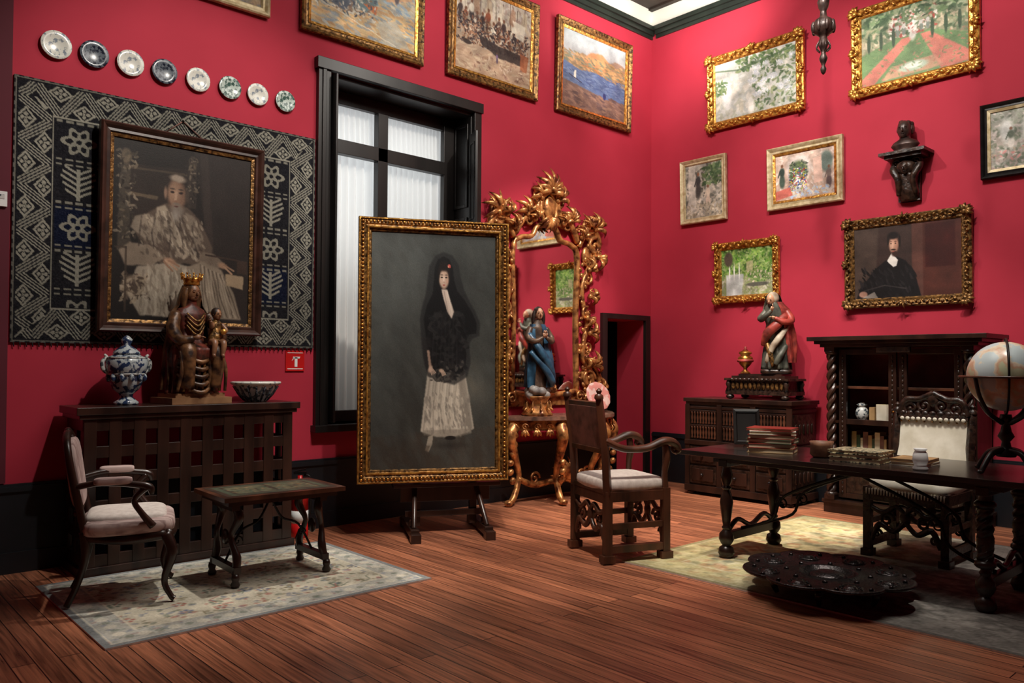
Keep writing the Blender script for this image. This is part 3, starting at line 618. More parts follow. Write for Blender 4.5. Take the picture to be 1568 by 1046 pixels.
# sheer mantilla edge and black dress
halo=[(.57,.082),(.64,.095),(.69,.135),(.71,.19),(.735,.24),(.78,.29),(.83,.335),(.865,.38),(.862,.435),(.80,.45),(.78,.47),(.79,.55),(.765,.61),(.66,.645),(.56,.63),(.45,.61),(.41,.52),(.395,.44),(.385,.37),(.40,.32),(.43,.26),(.445,.20),(.455,.145),(.505,.10)]
p.poly(halo,(30,30,31),4,.72)
vl=[(.57,.100),(.615,.112),(.645,.15),(.655,.20),(.68,.245),(.74,.285),(.80,.335),(.84,.385),(.835,.425),(.78,.43),(.745,.46),(.755,.53),(.735,.585),(.66,.60),(.56,.585),(.475,.58),(.445,.50),(.43,.43),(.415,.37),(.44,.31),(.485,.26),(.495,.20),(.50,.15),(.525,.115)]
p.poly(vl,(12,12,14),2)
p.poly([(.40,.45),(.46,.44),(.50,.50),(.49,.56),(.45,.585),(.425,.56)],(36,34,34),4,.7)
p.dabs(300,(.46,.34,.74,.58),[(21,21,23),(38,37,37),(11,11,12)],.024,4).dabs(90,(.46,.55,.74,.63),[(84,80,74),(20,20,22),(36,34,33)],.016,5,.5,None,.65)
for i in range(7): p.line([(.50+.03*i,.36),(.48+.033*i,.57)],.0035,(40,39,40),.5)
# hair and face
p.ell(.574,.176,.056,.062,(38,27,23),0,.4).ell(.574,.198,.045,.047,(196,164,142),0,.3).ell(.565,.194,.034,.036,(232,204,182),0,.9,.9).ell(.574,.146,.050,.022,(28,20,18),0,.6).poly([(.528,.155),(.546,.154),(.538,.19),(.530,.21)],(30,22,20),2).poly([(.610,.154),(.624,.165),(.622,.21),(.613,.19)],(30,22,20),2)
for x in(.557,.592): p.ell(x,.190,.0120,.0044,(36,25,23),0,.5).ell(x,.1795,.0150,.0026,(56,40,35),0,.5).ell(x,.1985,.010,.003,(190,154,132),0,.8,.6)
p.line([(.575,.190),(.573,.207)],.003,(244,220,202),.8).ell(.574,.2095,.008,.0024,(170,124,106),0,.6).ell(.574,.2225,.012,.0038,(166,72,68),0,.5).ell(.574,.2355,.018,.006,(192,154,132),0,.8,.6).ell(.600,.208,.012,.010,(212,148,130),0,1,.5)
p.ell(.615,.141,.014,.009,(210,98,86)).ell(.608,.144,.006,.004,(234,172,142)).ell(.622,.146,.006,.004,(180,72,66))
p.poly([(.553,.240),(.600,.240),(.628,.29),(.655,.335),(.636,.365),(.602,.335),(.573,.285)],(216,198,182),2)
p.line([(.575,.25),(.612,.345)],.003,(160,140,128),.6).line([(.60,.25),(.642,.345)],.003,(236,222,208),.6)
# forearm, hands, fan
p.poly([(.442,.50),(.462,.50),(.478,.565),(.458,.572)],(176,146,126),2,.9)
p.ell(.470,.578,.022,.020,(204,174,152),20,.5)
for k in range(4): p.line([(.465+.008*k,.578),(.482+.010*k,.603-.003*k)],.0028,(208,178,156),.9)
p.ell(.555,.585,.024,.011,(190,162,140),10,.5)
for k in range(4): p.line([(.552+.007*k,.585),(.567+.008*k,.607-.002*k)],.0026,(194,166,144),.9)
p.line([(.49,.60),(.52,.628),(.56,.605)],.003,(96,90,80),.7)
p.poly([(.455,.862),(.495,.852),(.487,.895),(.46,.925),(.435,.915)],(150,142,128),1).poly([(.44,.90),(.47,.90),(.455,.928),(.43,.92)],(96,86,74),1,.8).ell(.63,.868,.05,.010,(28,25,23))
p.ell(.62,.90,.2,.02,(38,34,31),0,1,.6)
img=p.fin(3,1.0,.08)
pL=Vector((3.42,5.60,0));pR=Vector((4.53,5.015,0));pc=(pL+pR)/2
ang=math.degrees(math.atan2(pR.y-pL.y,pR.x-pL.x));pw=(pR-pL).length;z0,z1=.44,2.605;ph=z1-z0
b=B();b.frame(pw,ph,[(0,0),(0,.05),(.012,.06),(.02,.05),(.05,.052),(.062,.04),(.075,.045),(.09,.03),(.1,.03),(.11,.015),(.11,0)],'golddk')
b.frame(pw-.004,ph-.004,[(0,.045),(.003,.062),(.012,.062),(.014,.05)],'goldb');b.frame(pw-.14,ph-.14,[(0,.04),(.003,.05),(.014,.05),(.018,.035)],'goldb')
k=int(ph/.032)
for i in range(k+1):
    z=-ph/2+.035+(ph-.07)*i/k
    for sx in(-1,1): b.ell((sx*(pw/2-.035),-.054,z),(.013,.01,.012),'gold',None,6,4)
k=int(pw/.032)
for i in range(k+1):
    xx=-pw/2+.035+(pw-.07)*i/k
    for sz in(-1,1): b.ell((xx,-.054,sz*(ph/2-.035)),(.012,.01,.013),'gold',None,6,4)
b.canvas(pw-.2,ph-.2,img,-.014);b.bb(-pw/2+.01,pw/2-.01,-.006,0,-ph/2+.01,ph/2-.01,'brownf')
EM=TR((pc.x,pc.y,0))@RZ(ang)
b.obj('framed_portrait_of_lady_in_black',M4=EM@TR((0,0,(z0+z1)/2))@RX(-1.0))
b=B()
def eb(*a): b.bb(*a,'dark')
eb(-.27,-.21,.06,.12,.06,2.3);eb(.21,.27,.06,.12,.06,2.3);eb(-.38,.38,.05,.075,.26,.42);eb(-.21,.21,.075,.11,1.2,1.28);eb(-.21,.21,.075,.11,2.2,2.28)
eb(-.45,.45,-.07,.10,.395,.425);eb(-.34,.34,.03,.06,.14,.19)
for sx in(-1,1):
    b.box((sx*.30,.04,.06),(.07,.66,.07),'dark');b.box((sx*.30,-.31,.035),(.08,.10,.07),'dark');b.box((sx*.30,.38,.035),(.08,.1,.07),'dark')
    b.tube([(sx*.30,-.22,.09),(sx*.26,.06,.40)],.022,'dark');b.lathe([(.03,0),(.03,.05),(.018,.06)],'dark',(sx*.30,-.12,.09),12)
b.obj('painting_easel',M4=EM@TR((.12,.03,0)),bevel=.004)

# ------------------------------------------------------------------ LATTICE CHEST
b=B();x0,x1,yf,yb,zt=1.44,2.91,5.70,6.12,1.06
b.bb(x0-.05,x1+.05,yf-.03,yb,zt,zt+.05,'dark');b.bb(x0-.03,x1+.03,yf-.015,yb,zt-.03,zt,'dark')
nx=9;st=.078
for i in range(nx+1):
    xx=x0+st/2+(x1-x0-st)*i/nx;b.bb(xx-st/2,xx+st/2,yf,yf+.03,.06,zt-.03,'dark')
nz=5
for j in range(nz+1):
    zz=.06+st/2+(zt-.03-.06-st)*j/nz;b.bb(x0,x1,yf+.004,yf+.026,zz-st/2,zz+st/2,'dark')
for xx in(x0,x1-.03):
    for j in range(nz+1):
        zz=.06+st/2+(zt-.09-st)*j/nz;b.bb(xx,xx+.03,yf+.03,yb,zz-st/2,zz+st/2,'dark')
    for yy in(yf+.03,yf+.18,yb-.06): b.bb(xx+.002,xx+.028,yy,yy+.06,.06,zt-.03,'dark')
b.bb(x0-.02,x1+.02,yf-.02,yb,.0,.06,'dark')
b.obj('lattice_front_chest',bevel=.004)
CT=1.111
b=B();b.lathe([(.078,0),(.082,.018),(.06,.035),(.042,.055),(.046,.075),(.085,.11),(.108,.16),(.112,.205),(.122,.225),(.135,.25),(.138,.30),(.125,.33),(.09,.345),(.075,.36)],'bluewhite',n=36)
b.lathe([(.090,.352),(.085,.368),(.06,.39),(.04,.405),(.022,.415),(.035,.44),(.038,.455),(.02,.475),(.004,.485)],'bluewhite',n=24)
for sx in(-1,1): b.curve([(sx*.12,0,.22),(sx*.15,0,.25),(sx*.155,0,.30),(sx*.13,0,.33),(sx*.145,0,.35)],[.012,.016,.014,.012,.008],'greyceramic')
b.lathe([(.113,.0),(.124,.01),(.116,.02)],'greyceramic',(0,0,.205),36);b.lathe([(.128,.0),(.134,.006),(.126,.012)],'greyceramic',(0,0,.322),36)
for i in range(12):
    q=2*pi*i/12;b.ell((.118*math.cos(q),.118*math.sin(q),.19),(.018,.018,.03),'bluewhite',None,8,6)
b.obj('lidded_ceramic_vase',(1.76,5.92,CT))
b=B();b.lathe([(.08,0),(.09,.015),(.12,.05),(.16,.11),(.18,.145),(.175,.15),(.15,.11),(.10,.05),(.001,.03)],'greyceramic',n=40,lob=20,amp=.015);b.lathe([(.176,.13),(.186,.14),(.186,.152),(.176,.155)],'plw',n=40,lob=20,amp=.02)
for i in range(16):
    q=2*pi*i/16;b.tube([(.085*math.cos(q),.085*math.sin(q),.01),(.128*math.cos(q),.128*math.sin(q),.06),(.168*math.cos(q),.168*math.sin(q),.12)],[.008,.010,.006],'pldark',6)
b.obj('ceramic_bowl',(2.70,5.90,CT))
def head(b,c,r,skin,hair,yaw=0,tilt=0,beard=None,style='long'):
    b.push(TR(c)@RZ(yaw)@RX(tilt))
    b.sup((0,0,0),(r*.74,r*.86,r*1.05),skin,1,1,None,18,14)
    b.ell((0,-r*.25,-r*.55),(r*.5,r*.55,r*.5),skin);b.ell((0,-r*.9,-r*.1),(r*.12,r*.2,r*.26),skin,RX(-18))
    for sx in(-1,1):
        b.ell((sx*r*.3,-r*.74,r*.1),(r*.15,r*.1,r*.08),skin);b.ell((sx*r*.3,-r*.81,r*.1),(r*.09,r*.06,r*.045),hair)
        b.ell((sx*r*.3,-r*.78,r*.26),(r*.18,r*.07,r*.035),hair);b.ell((sx*r*.74,0,0),(r*.08,r*.16,r*.24),skin)
    b.ell((0,-r*.8,-r*.48),(r*.2,r*.08,r*.06),'redr' if skin=='skin' else skin)
    if beard: b.ell((0,-r*.5,-r*.8),(r*.42,r*.42,r*.55),beard)
    if style:
        b.sup((0,r*.16,r*.2),(r*.86,r*.9,r*1.0),hair,1,1,RX(-22),18,12)
        if style=='long':
            for sx in(-1,1): b.curve([(sx*r*.6,r*.1,r*.4),(sx*r*.85,r*.1,-r*.4),(sx*r*.9,r*.1,-r*1.4),(sx*r*.8,-r*.1,-r*2.2)],[r*.35,r*.4,r*.35,r*.15],hair)
    b.pop()
def hand(b,p,d,up,sz,m,spread=.2,curl=.3):
    d=Vector(d).normalized();up=Vector(up);sd=d.cross(up).normalized();up=sd.cross(d)
    p=Vector(p);b.tube([p-d*sz*.2,p+d*sz*.2,p+d*sz*.5],[sz*.16,sz*.24,sz*.22],m,8,.6)
    for i in range(4):
        o=(i-1.5)*sz*.115;l=sz*[.42,.5,.46,.36][i]
        q=p+d*sz*.45+sd*o;b.tube([q,q+d*l*.5+sd*o*spread,q+d*l*.95+sd*o*spread*2-up*l*curl],[sz*.06,sz*.055,sz*.04],m,6)
    q=p+d*sz*.08-sd*sz*.2;b.tube([q,q+d*sz*.2-sd*sz*.14,q+d*sz*.42-sd*sz*.16],[sz*.08,sz*.07,sz*.05],m,6)
# ---- Madonna
b=B();w='statuew'
b.bb(-.23,.23,-.16,.16,0,.045,'basew');b.bb(-.19,.19,-.13,.13,.045,.075,'basew')
b.loft([(0,-.01,.07,.18,.13,.09),(0,-.01,.14,.165,.125,.10),(0,-.015,.24,.16,.125,.10),(0,-.03,.34,.17,.14,.06),(0,-.035,.40,.165,.135,.04),(0,.01,.44,.13,.095,.03),(0,.03,.5,.095,.07,.03),(0,.03,.58,.105,.07,.02),(0,.03,.65,.125,.07,.01),(0,.03,.69,.10,.055,0),(0,.025,.72,.04,.04,0),(0,.02,.78,.034,.036,0)],'statuer',72,11,.05,6)
for sx in(-1,1):
    b.curve([(sx*.08,.02,.42),(sx*.10,-.12,.40),(sx*.11,-.15,.30),(sx*.10,-.13,.12)],[.06,.062,.055,.05],w)
for i in range(9):
    a=-.16+.04*i;b.curve([(a,-.13,.38),(a*1.05+.01,-.158,.25),(a*1.15,-.14,.09)],[.010,.016,.012],'golddk' if i%3==1 else w,6)
for i in range(5): b.curve([(-.15,-.07,.38-.055*i),(-.02,-.175,.30-.055*i),(.15,-.07,.37-.05*i)],[.012,.018,.012],w,6)
b.curve([(-.115,.02,.66),(-.165,-.03,.54),(-.15,-.11,.46),(-.08,-.17,.47)],[.04,.048,.042,.022],w);hand(b,(-.07,-.175,.475),(1,-.3,.2),(0,0,1),.075,'skind')
b.curve([(.115,.02,.66),(.175,-.02,.56),(.18,-.09,.48),(.12,-.15,.46)],[.04,.048,.042,.022],w);hand(b,(.115,-.155,.46),(-.6,-.4,0),(0,0,1),.07,'skind')
b.loft([(0,.05,.10,.19,.12,.07),(0,.055,.25,.18,.11,.07),(0,.06,.40,.175,.10,.05),(0,.06,.55,.15,.085,.04),(0,.055,.66,.145,.075,.02),(0,.05,.72,.10,.065,.01),(0,.045,.80,.082,.068,0),(0,.035,.865,.06,.055,0)],w,40,9,.03,5,math.radians(-28),math.radians(208))
for i in range(4): b.curve([(-.07,-.045,.66-.03*i),(0,-.075,.60-.035*i),(.07,-.045,.66-.03*i)],[.006,.010,.006],'golddk',6)
head(b,(0,.01,.815),.066,'skind',w,8,6)
b.lathe([(.055,.0),(.06,.008),(.056,.02),(.06,.035),(.068,.05)],'goldb',(0,.02,.868),24)
for i in range(10):
    q=2*pi*i/10;b.tube([(.064*math.cos(q),.02+.064*math.sin(q),.91),(.075*math.cos(q),.02+.075*math.sin(q),.945)],[.012,.003],'goldb',6);b.ell((.075*math.cos(q),.02+.075*math.sin(q),.95),(.008,.008,.008),'goldb',None,6,5)
b.loft([(.10,-.14,.43,.05,.045),(.105,-.14,.49,.055,.045),(.11,-.13,.55,.045,.035),(.112,-.13,.585,.05,.033),(.115,-.125,.61,.02,.02),(.115,-.125,.63,.018,.018)],'golddk',24,5,.06,20)
head(b,(.117,-.13,.655),.042,'skind','hair',10,5,None,'short')
b.curve([(.08,-.14,.58),(.05,-.18,.56),(.03,-.2,.60)],[.018,.016,.011],'skind');hand(b,(.03,-.2,.60),(-.2,-.2,1),(0,-1,0),.035,'skind')
b.curve([(.15,-.14,.58),(.17,-.17,.54),(.14,-.2,.52)],[.018,.016,.011],'skind');b.ell((.13,-.205,.525),(.022,.022,.022),'goldb')
for sx in(-1,1): b.curve([(.10+sx*.03,-.15,.45),(.10+sx*.035,-.2,.44),(.09+sx*.035,-.205,.36),(.085+sx*.035,-.225,.345)],[.028,.024,.016,.012],'skind')
b.obj('madonna_and_child_statue',(2.21,5.91,CT),8)

# ------------------------------------------------------------------ RUGS
def rugimg(W,H,w,h,ground,ground2,bord,cols,n,seed,bw=.2,fade=None):
    p=P(W,H,ground,ground2);p.r=np.random.RandomState(seed)
    e=np.minimum(np.minimum(p.X,1-p.X)*w,np.minimum(p.Y,1-p.Y)*h)
    p.dabs(n,(0,0,1,1),cols,.02,12,.6,None,.5)
    for i in range(60):
        a=p.r.uniform(.08,.92);c=p.r.uniform(.08,.92);col=cols[i%len(cols)]
        for k in range(5): p.ell(a+.020*math.cos(k*1.25)/p.a,c+.020*math.sin(k*1.25),.012/p.a,.012,col,0,.6,.85)
        q=p.r.uniform(0,6);p.line([(a,c),(a+.05*math.cos(q),c+.05*math.sin(q)),(a+.09*math.cos(q+.5),c+.09*math.sin(q+.5))],.004,cols[(i+1)%len(cols)],.75)
    m=((e<bw)).astype(float);p.mix(m*.5,bord)
    q=np.where(np.minimum(p.X,1-p.X)*w<np.minimum(p.Y,1-p.Y)*h,p.Y*h,p.X*w)
    fl=((((q/.15)%1-.5)*.15)**2+(e-bw*.6)**2)<.0011;p.mix(fl*.6,cols[0]);fl=((((q/.15+.5)%1-.5)*.15)**2+(e-bw*.6)**2)<.0005;p.mix(fl*.5,cols[1])
    for a,c in((.045,cols[-1]),(bw,cols[-1]),(bw*.25,bord)): p.mix(((e>a)&(e<a+.012)).astype(float)*.7,c)
    p.mix((e<.04).astype(float),tuple(v*.8 for v in bord))
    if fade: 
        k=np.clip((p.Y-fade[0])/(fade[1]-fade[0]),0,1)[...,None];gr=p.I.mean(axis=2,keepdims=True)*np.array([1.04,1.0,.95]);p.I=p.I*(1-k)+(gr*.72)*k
    return p.fin(8)
def rug(name,x0,x1,y0,y1,img,sidem):
    b=B();w=x1-x0;h=y1-y0;b.canvas(w,h,img,.0105,'cloth','xy');b.bb(-w/2,w/2,-h/2,h/2,0.001,.010,sidem)
    b.obj(name,((x0+x1)/2,(y0+y1)/2,0))
rug('floral_area_rug',1.17,3.14,4.2,5.66,rugimg(300,225,1.97,1.46,(200,194,174),(194,186,166),(156,160,160),[(214,206,186),(102,112,98),(160,98,88),(100,108,128),(122,114,90),(208,200,180)],1300,5,.2),'white')
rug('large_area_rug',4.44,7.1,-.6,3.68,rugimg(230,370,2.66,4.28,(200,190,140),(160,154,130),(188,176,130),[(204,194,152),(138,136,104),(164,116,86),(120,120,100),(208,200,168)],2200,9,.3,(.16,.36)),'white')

# ------------------------------------------------------------------ LEFT ARMCHAIR
b=B();d='dark'
for sy in(-1,1):
    b.curve([(.22,sy*.25,.39),(.255,sy*.275,.28),(.215,sy*.255,.12),(.25,sy*.27,.03),(.27,sy*.275,.01)],[.034,.03,.018,.016,.018],d)
    b.curve([(-.21,sy*.2,.42),(-.20,sy*.2,.28),(-.24,sy*.2,.12),(-.29,sy*.205,0.008)],[.026,.024,.018,.018],d)
    b.curve([(-.20,sy*.2,.40),(-.24,sy*.22,.6),(-.28,sy*.23,.8),(-.30,sy*.19,.92),(-.31,sy*.09,.965),(-.31,0,.975)],[.024,.022,.02,.02,.022,.024],d)
    b.curve([(-.255,sy*.225,.68),(-.12,sy*.27,.705),(.06,sy*.295,.69),(.13,sy*.30,.67),(.14,sy*.30,.63)],[.018,.018,.02,.024,.012],d)
    b.curve([(.11,sy*.295,.67),(.05,sy*.285,.60),(.09,sy*.275,.52),(.15,sy*.265,.44)],[.02,.016,.018,.024],d)
    b.pad((-.06,sy*.285,.715),(.10,.03,.022),'stripe')
    b.curve([(-.2,sy*.2,.39),(0,sy*.24,.365),(.22,sy*.25,.385)],[.03,.026,.03],d,8,.7)
b.curve([(.23,-.25,.385),(.26,0,.36),(.23,.25,.385)],[.03,.028,.03],d);b.curve([(-.21,-.2,.4),(-.21,0,.39),(-.21,.2,.4)],.026,d)
b.curve([(-.245,-.21,.53),(-.245,0,.52),(-.245,.21,.53)],.02,d)
b.pad((.02,0,.435),(.255,.265,.055),'stripe');b.pad((.01,0,.465),(.22,.23,.05),'white')
b.pad((-.268,0,.745),(.035,.19,.20),'stripe',RY(-8))
b.ell((-.312,0,.985),(.02,.05,.022),d)
b.obj('upholstered_armchair',(1.53,5.12,.016),-18)
# ------------------------------------------------------------------ SMALL TABLE
b=B();TZ=.566
b.bb(-.41,.41,-.27,.27,TZ-.028,TZ,'walnut');b.bb(-.37,.37,-.23,.23,TZ-.06,TZ-.028,d)
img=P(90,60,(60,44,34)).poly([(.06,.08),(.94,.08),(.94,.92),(.06,.92)],(70,76,60),1).poly([(.11,.15),(.89,.15),(.89,.85),(.11,.85)],(60,46,38),1).poly([(.13,.18),(.48,.18),(.48,.82),(.13,.82)],(90,88,68),1).poly([(.52,.18),(.87,.18),(.87,.82),(.52,.82)],(90,88,68),1).dabs(160,(.13,.2,.87,.8),[(66,80,66),(120,96,66),(60,50,40)],.05).fin()
b.canvas(.74,.46,img,TZ+.001,'oil','xy')
for sx in(-1,1):
    for sy in(-1,1):
        b.curve([(sx*.30,sy*.11,TZ-.06),(sx*.27,sy*.15,.42),(sx*.31,sy*.12,.30),(sx*.29,sy*.17,.17),(sx*.31,sy*.19,.07)],[.022,.030,.016,.028,.02],d)
        b.lathe([(.024,0),(.03,.015),(.02,.035),(.026,.055),(.02,.08)],d,(sx*.31,sy*.20,0),12)
    b.box((sx*.30,0,.10),(.045,.42,.04),d);b.box((sx*.30,0,TZ-.08),(.05,.34,.04),d)
    b.curve([(sx*.30,0,.12),(sx*.2,0,.3),(sx*.08,0,.36),(0,0,TZ-.06)],.008,'iron')
    b.scroll((sx*.22,0,.24),.035,'iron',0,1,.006)
    b.ell((sx*.30,0,.28),(.02,.05,.05),d)
b.obj('small_side_table',(2.40,5.00,.014),-2)
b=B();b.lathe([(.06,0),(.068,.01),(.068,.12)],'redp',n=20);b.lathe([(.0685,.12),(.0685,.22)],'whitep',n=20);b.lathe([(.068,.22),(.068,.40),(.05,.45),(.02,.47),(.02,.50)],'redp',n=20)
b.box((0,0,.52),(.10,.025,.02),'iron');b.box((0,0,.54),(.09,.02,.01),'iron',RY(-12));b.curve([(.03,0,.50),(.08,0,.48),(.085,0,.3),(.08,0,.18)],.009,'iron');b.obj('fire_extinguisher',(3.10,5.93,0),-40)

# ------------------------------------------------------------------ MIRROR + CONSOLE
b=B();g='goldrosette'
gw=.50
pts=[(-gw,1.14),(gw,1.14),(gw,2.62),(gw*.8,2.76),(gw*.45,2.80),(gw*.25,2.90),(-gw*.25,2.90),(-gw*.45,2.80),(-gw*.8,2.76),(-gw,2.62)]
b.poly(pts,-.02,-.005,'mirror')
ol=[(-gw,-.03,1.12),(-gw*.96,-.03,1.9),(-gw,-.03,2.62),(-gw*.8,-.03,2.76),(-gw*.45,-.03,2.80),(-gw*.25,-.03,2.92),(gw*.25,-.03,2.92),(gw*.45,-.03,2.80),(gw*.8,-.03,2.76),(gw,-.03,2.62),(gw*.96,-.03,1.9),(gw,-.03,1.12)]
b.curve(ol,.028,g,8,1,6);b.curve([(-gw,-.03,1.12),(0,-.04,1.08),(gw,-.03,1.12)],.03,g)
rr=random.Random(5)
for sx in(-1,1):
    f=lambda x,z,y=-.045:(sx*x,y,z)
    A=lambda a:(a if sx>0 else pi-a)
    b.curve([f(.60,1.02),f(.72,1.15),f(.70,1.35),f(.58,1.5),f(.60,1.72),f(.66,1.9),f(.58,2.1),f(.56,2.3),f(.66,2.5),f(.76,2.62),f(.74,2.76),f(.64,2.78)],[.035,.046,.034,.042,.030,.042,.032,.03,.038,.042,.034,.028],g,8,.8)
    b.curve([f(.84,1.04),f(.88,1.16),f(.83,1.32),f(.74,1.42)],[.04,.04,.034,.02],g)
    b.curve([f(.50,2.75),f(.62,2.95),f(.76,2.97),f(.84,2.82),f(.79,2.68)],[.03,.044,.048,.038,.024],g)
    b.curve([f(.48,2.80),f(.36,2.98),f(.22,3.02),f(.14,3.2),f(.2,3.34)],[.034,.044,.038,.040,.026],g)
    # solid carved shells behind the crests
    for cx_,cz_,rx_,rz_ in((.70,2.98,.13,.15),(.27,3.02,.12,.10),(.10,3.22,.11,.15),(.66,2.66,.09,.12),(.64,1.28,.08,.14)):
        b.ell(f(cx_,cz_,-.03),(rx_,.035,rz_),g)
    for c,r,t in((( .66,1.25),.11,0),((.64,1.62),.085,2),((.62,2.0),.08,1),((.64,2.42),.085,3),((.76,2.78),.11,1),((.70,3.0),.09,2),((.30,2.96),.09,0),((.17,3.22),.09,2),((.84,1.12),.09,1),((.52,1.06),.07,0),((.50,2.92),.07,1),((.78,3.08),.06,0)):
        b.scroll(f(c[0],c[1],-.06),r,g,t*1.3 if sx>0 else pi-t*1.3,1.25,r*.22,sx)
    for c,a0,n,l in(((.74,2.98),1.5,9,.22),((.80,2.66),-.4,5,.15),((.66,2.2),.1,5,.14),((.66,1.78),.3,5,.15),((.72,1.42),.5,5,.16),((.82,1.14),-.1,6,.15),((.34,3.02),1.3,6,.17),((.12,3.22),1.35,7,.22),((.60,1.5),-.8,3,.13),((.64,2.5),.9,5,.14),((.52,2.86),1.6,5,.14),((.62,2.98),1.7,5,.15),((.22,2.98),1.5,5,.14),((.62,1.95),-.9,4,.12)):
        for i in range(n): b.leaf(f(c[0],c[1],-.065),A(a0+(i-(n-1)/2)*.36),l*rr.uniform(.7,1.15),.028,g,.5*(1 if i%2 else -1)*sx,-.05)
        b.ell(f(c[0],c[1],-.085),(.034,.028,.034),g)
        b.scroll(f(c[0]+.04,c[1]+.05,-.07),.035,g,1,1.2,.010,sx)
    for i in range(26):
        z=1.07+i*.062;b.ell(f(.56+.05*math.sin(i*1.3)+.02*rr.random(),z,-.05),(.026,.02,.032),g,RY(rr.uniform(-60,60)),7,5)
b.ell((0,-.07,3.12),(.09,.04,.13),g);b.tube([(.12*math.cos(q),-.06,3.12+.17*math.sin(q)) for q in np.linspace(0,2*pi,24,endpoint=False)],.026,g,8,1,True)
for i in range(9): b.leaf((0,-.07,3.28),pi/2+(i-4)*.33,.29-.02*abs(i-4),.032,g,.25*(i-4)/2,-.06)
for i in range(7): b.leaf((0,-.06,3.02),-pi/2+(i-3)*.4,.17,.03,g,.1,-.04)
for i in range(7): b.leaf((0,-.06,1.12),pi/2+(i-3)*.4,.12,.03,g,.1,-.04)
b.box((0,-.012,1.04),(1.5,.02,.14),g)
b.obj('rococo_gilt_mirror',(6.12,YW-.004,0))
b=B();ZT=.89
def dem(r,h0,h1,m,am=.04):
    n=48;out=[]
    for i in range(n+1):
        q=pi+pi*i/n;k=1+am*math.cos(6*q);out.append((.88*r*k*math.cos(q),.50*r*k*math.sin(q)))
    vs=[(x,y,h0) for x,y in out]+[(x,y,h1) for x,y in out];N_=n+1
    fs=[tuple(range(N_-1,-1,-1)),tuple(range(N_,2*N_))]+[(i,(i+1)%N_,(i+1)%N_+N_,i+N_) for i in range(N_)];b.add(vs,fs,m,False)
dem(1,ZT-.035,ZT,'marble');dem(.96,ZT-.055,ZT-.035,g);dem(.9,ZT-.14,ZT-.055,g)
for i in range(17):
    q=pi+pi*(i+.5)/17;b.push(TR((.82*math.cos(q),.46*math.sin(q),ZT-.12))@RZ(math.degrees(q)+90))
    for a in(-.5,0,.5): b.leaf((0,-.01,0),-pi/2+a,.09,.018,g,.1,-.02)
    b.scroll((0,-.02,.02),.035,g,0,1.2,.009);b.pop()
for (x,y,ox,oy) in((-.72,-.18,-1,-.3),(.72,-.18,1,-.3),(-.30,-.42,-.4,-1),(.30,-.42,.4,-1)):
    P0=Vector((x,y,0));o=Vector((ox,oy,0)).normalized()
    b.curve([P0+Vector((0,0,ZT-.1)),P0+o*.07+Vector((0,0,.68)),P0-o*.02+Vector((0,0,.48)),P0-o*.10+Vector((0,0,.28)),P0-o*.02+Vector((0,0,.10)),P0+o*.07+Vector((0,0,.03))],[.065,.06,.042,.03,.034,.03],g,10)
    b.ell(P0+o*.09+Vector((0,0,.035)),(.045,.045,.035),g)
    for i in range(6):
        z=.25+.09*i;b.ell(P0+o*(.02+.05*math.sin(i))+Vector((0,0,z)),(.035,.035,.04),g,RY(i*40),8,6)
    b.curve([P0-o*.08+Vector((0,0,.26)),P0*.5+Vector((0,-.04,.17)),Vector((0,-.16,.22))],[.03,.036,.03],g)
    b.scroll(tuple(P0*.55+Vector((0,-.05,.24))),.07,g,0,1.3,.016)
for i in range(9): b.leaf((0,-.2,.22),pi/2+(i-4)*.4,.22,.03,g,.2,-.04)
b.ell((0,-.16,.24),(.09,.06,.08),g)
b.obj('gilt_console_table',(6.12,YW-.13,0))
# virgin statue
b=B()
b.lathe([(.15,0),(.16,.02),(.13,.05),(.10,.09),(.085,.13),(.12,.18),(.13,.2)],g,n=28,lob=7,amp=.06)
for i in range(10):
    q=2*pi*i/10;b.push(RZ(math.degrees(q)));b.leaf((.10,0,.03),.9,.13,.022,g,.5,0);b.scroll((.12,0,.05),.036,g,0,1.2,.010);b.pop()
for i in range(16):
    q=2*pi*i/16*1.7;b.ell((.09*math.cos(q),.08*math.sin(q),.24+.03*math.sin(i*2.2)),(.055,.05,.045),'cloud',None,10,8)
b.ell((0,0,.25),(.11,.09,.06),'cloud')
b.loft([(0,0,.27,.10,.08,.08),(0,0,.38,.095,.075,.08),(.01,0,.55,.095,.07,.06),(.01,0,.68,.08,.06,.03),(.005,0,.80,.075,.055,.02),(0,0,.90,.095,.055,.01),(0,0,.95,.06,.04,0),(0,-.005,.99,.028,.03,0)],'robe',44,8,.05,5)
b.loft([(.02,.01,.29,.15,.10,.09),(.03,.01,.42,.16,.11,.08),(.03,.01,.58,.145,.10,.06),(.02,.01,.72,.125,.085,.05),(.01,.01,.86,.12,.075,.03),(0,.01,.94,.085,.055,.01)],'bluer',44,9,.05,7,math.radians(-85),math.radians(232))
b.curve([(-.13,-.03,.84),(-.05,-.11,.68),(.06,-.12,.52),(.15,-.07,.38)],[.03,.045,.05,.03],'bluer',8,.7);b.curve([(-.12,-.05,.66),(0,-.12,.50),(.10,-.12,.36),(.12,-.08,.30)],[.03,.04,.04,.02],'bluer',8,.7)
for sx in(-1,1):
    b.curve([(sx*.09,0,.90),(sx*.14,-.03,.80),(sx*.10,-.10,.76),(sx*.02,-.13,.80)],[.034,.036,.028,.018],'robe');hand(b,(sx*.014,-.135,.81),(-sx*.1,-.15,1),(sx,0,0),.07,'skin',.1,0)
head(b,(0,-.012,1.05),.062,'skin','hair',-8,4)
b.obj('virgin_mary_statue',(5.72,5.86,ZT),-12)
b=B();b.lathe([(.06,0),(.07,.01),(.05,.02)],'dark');b.tube([(0,.03,.0),(0,.05,.14)],.01,'dark')
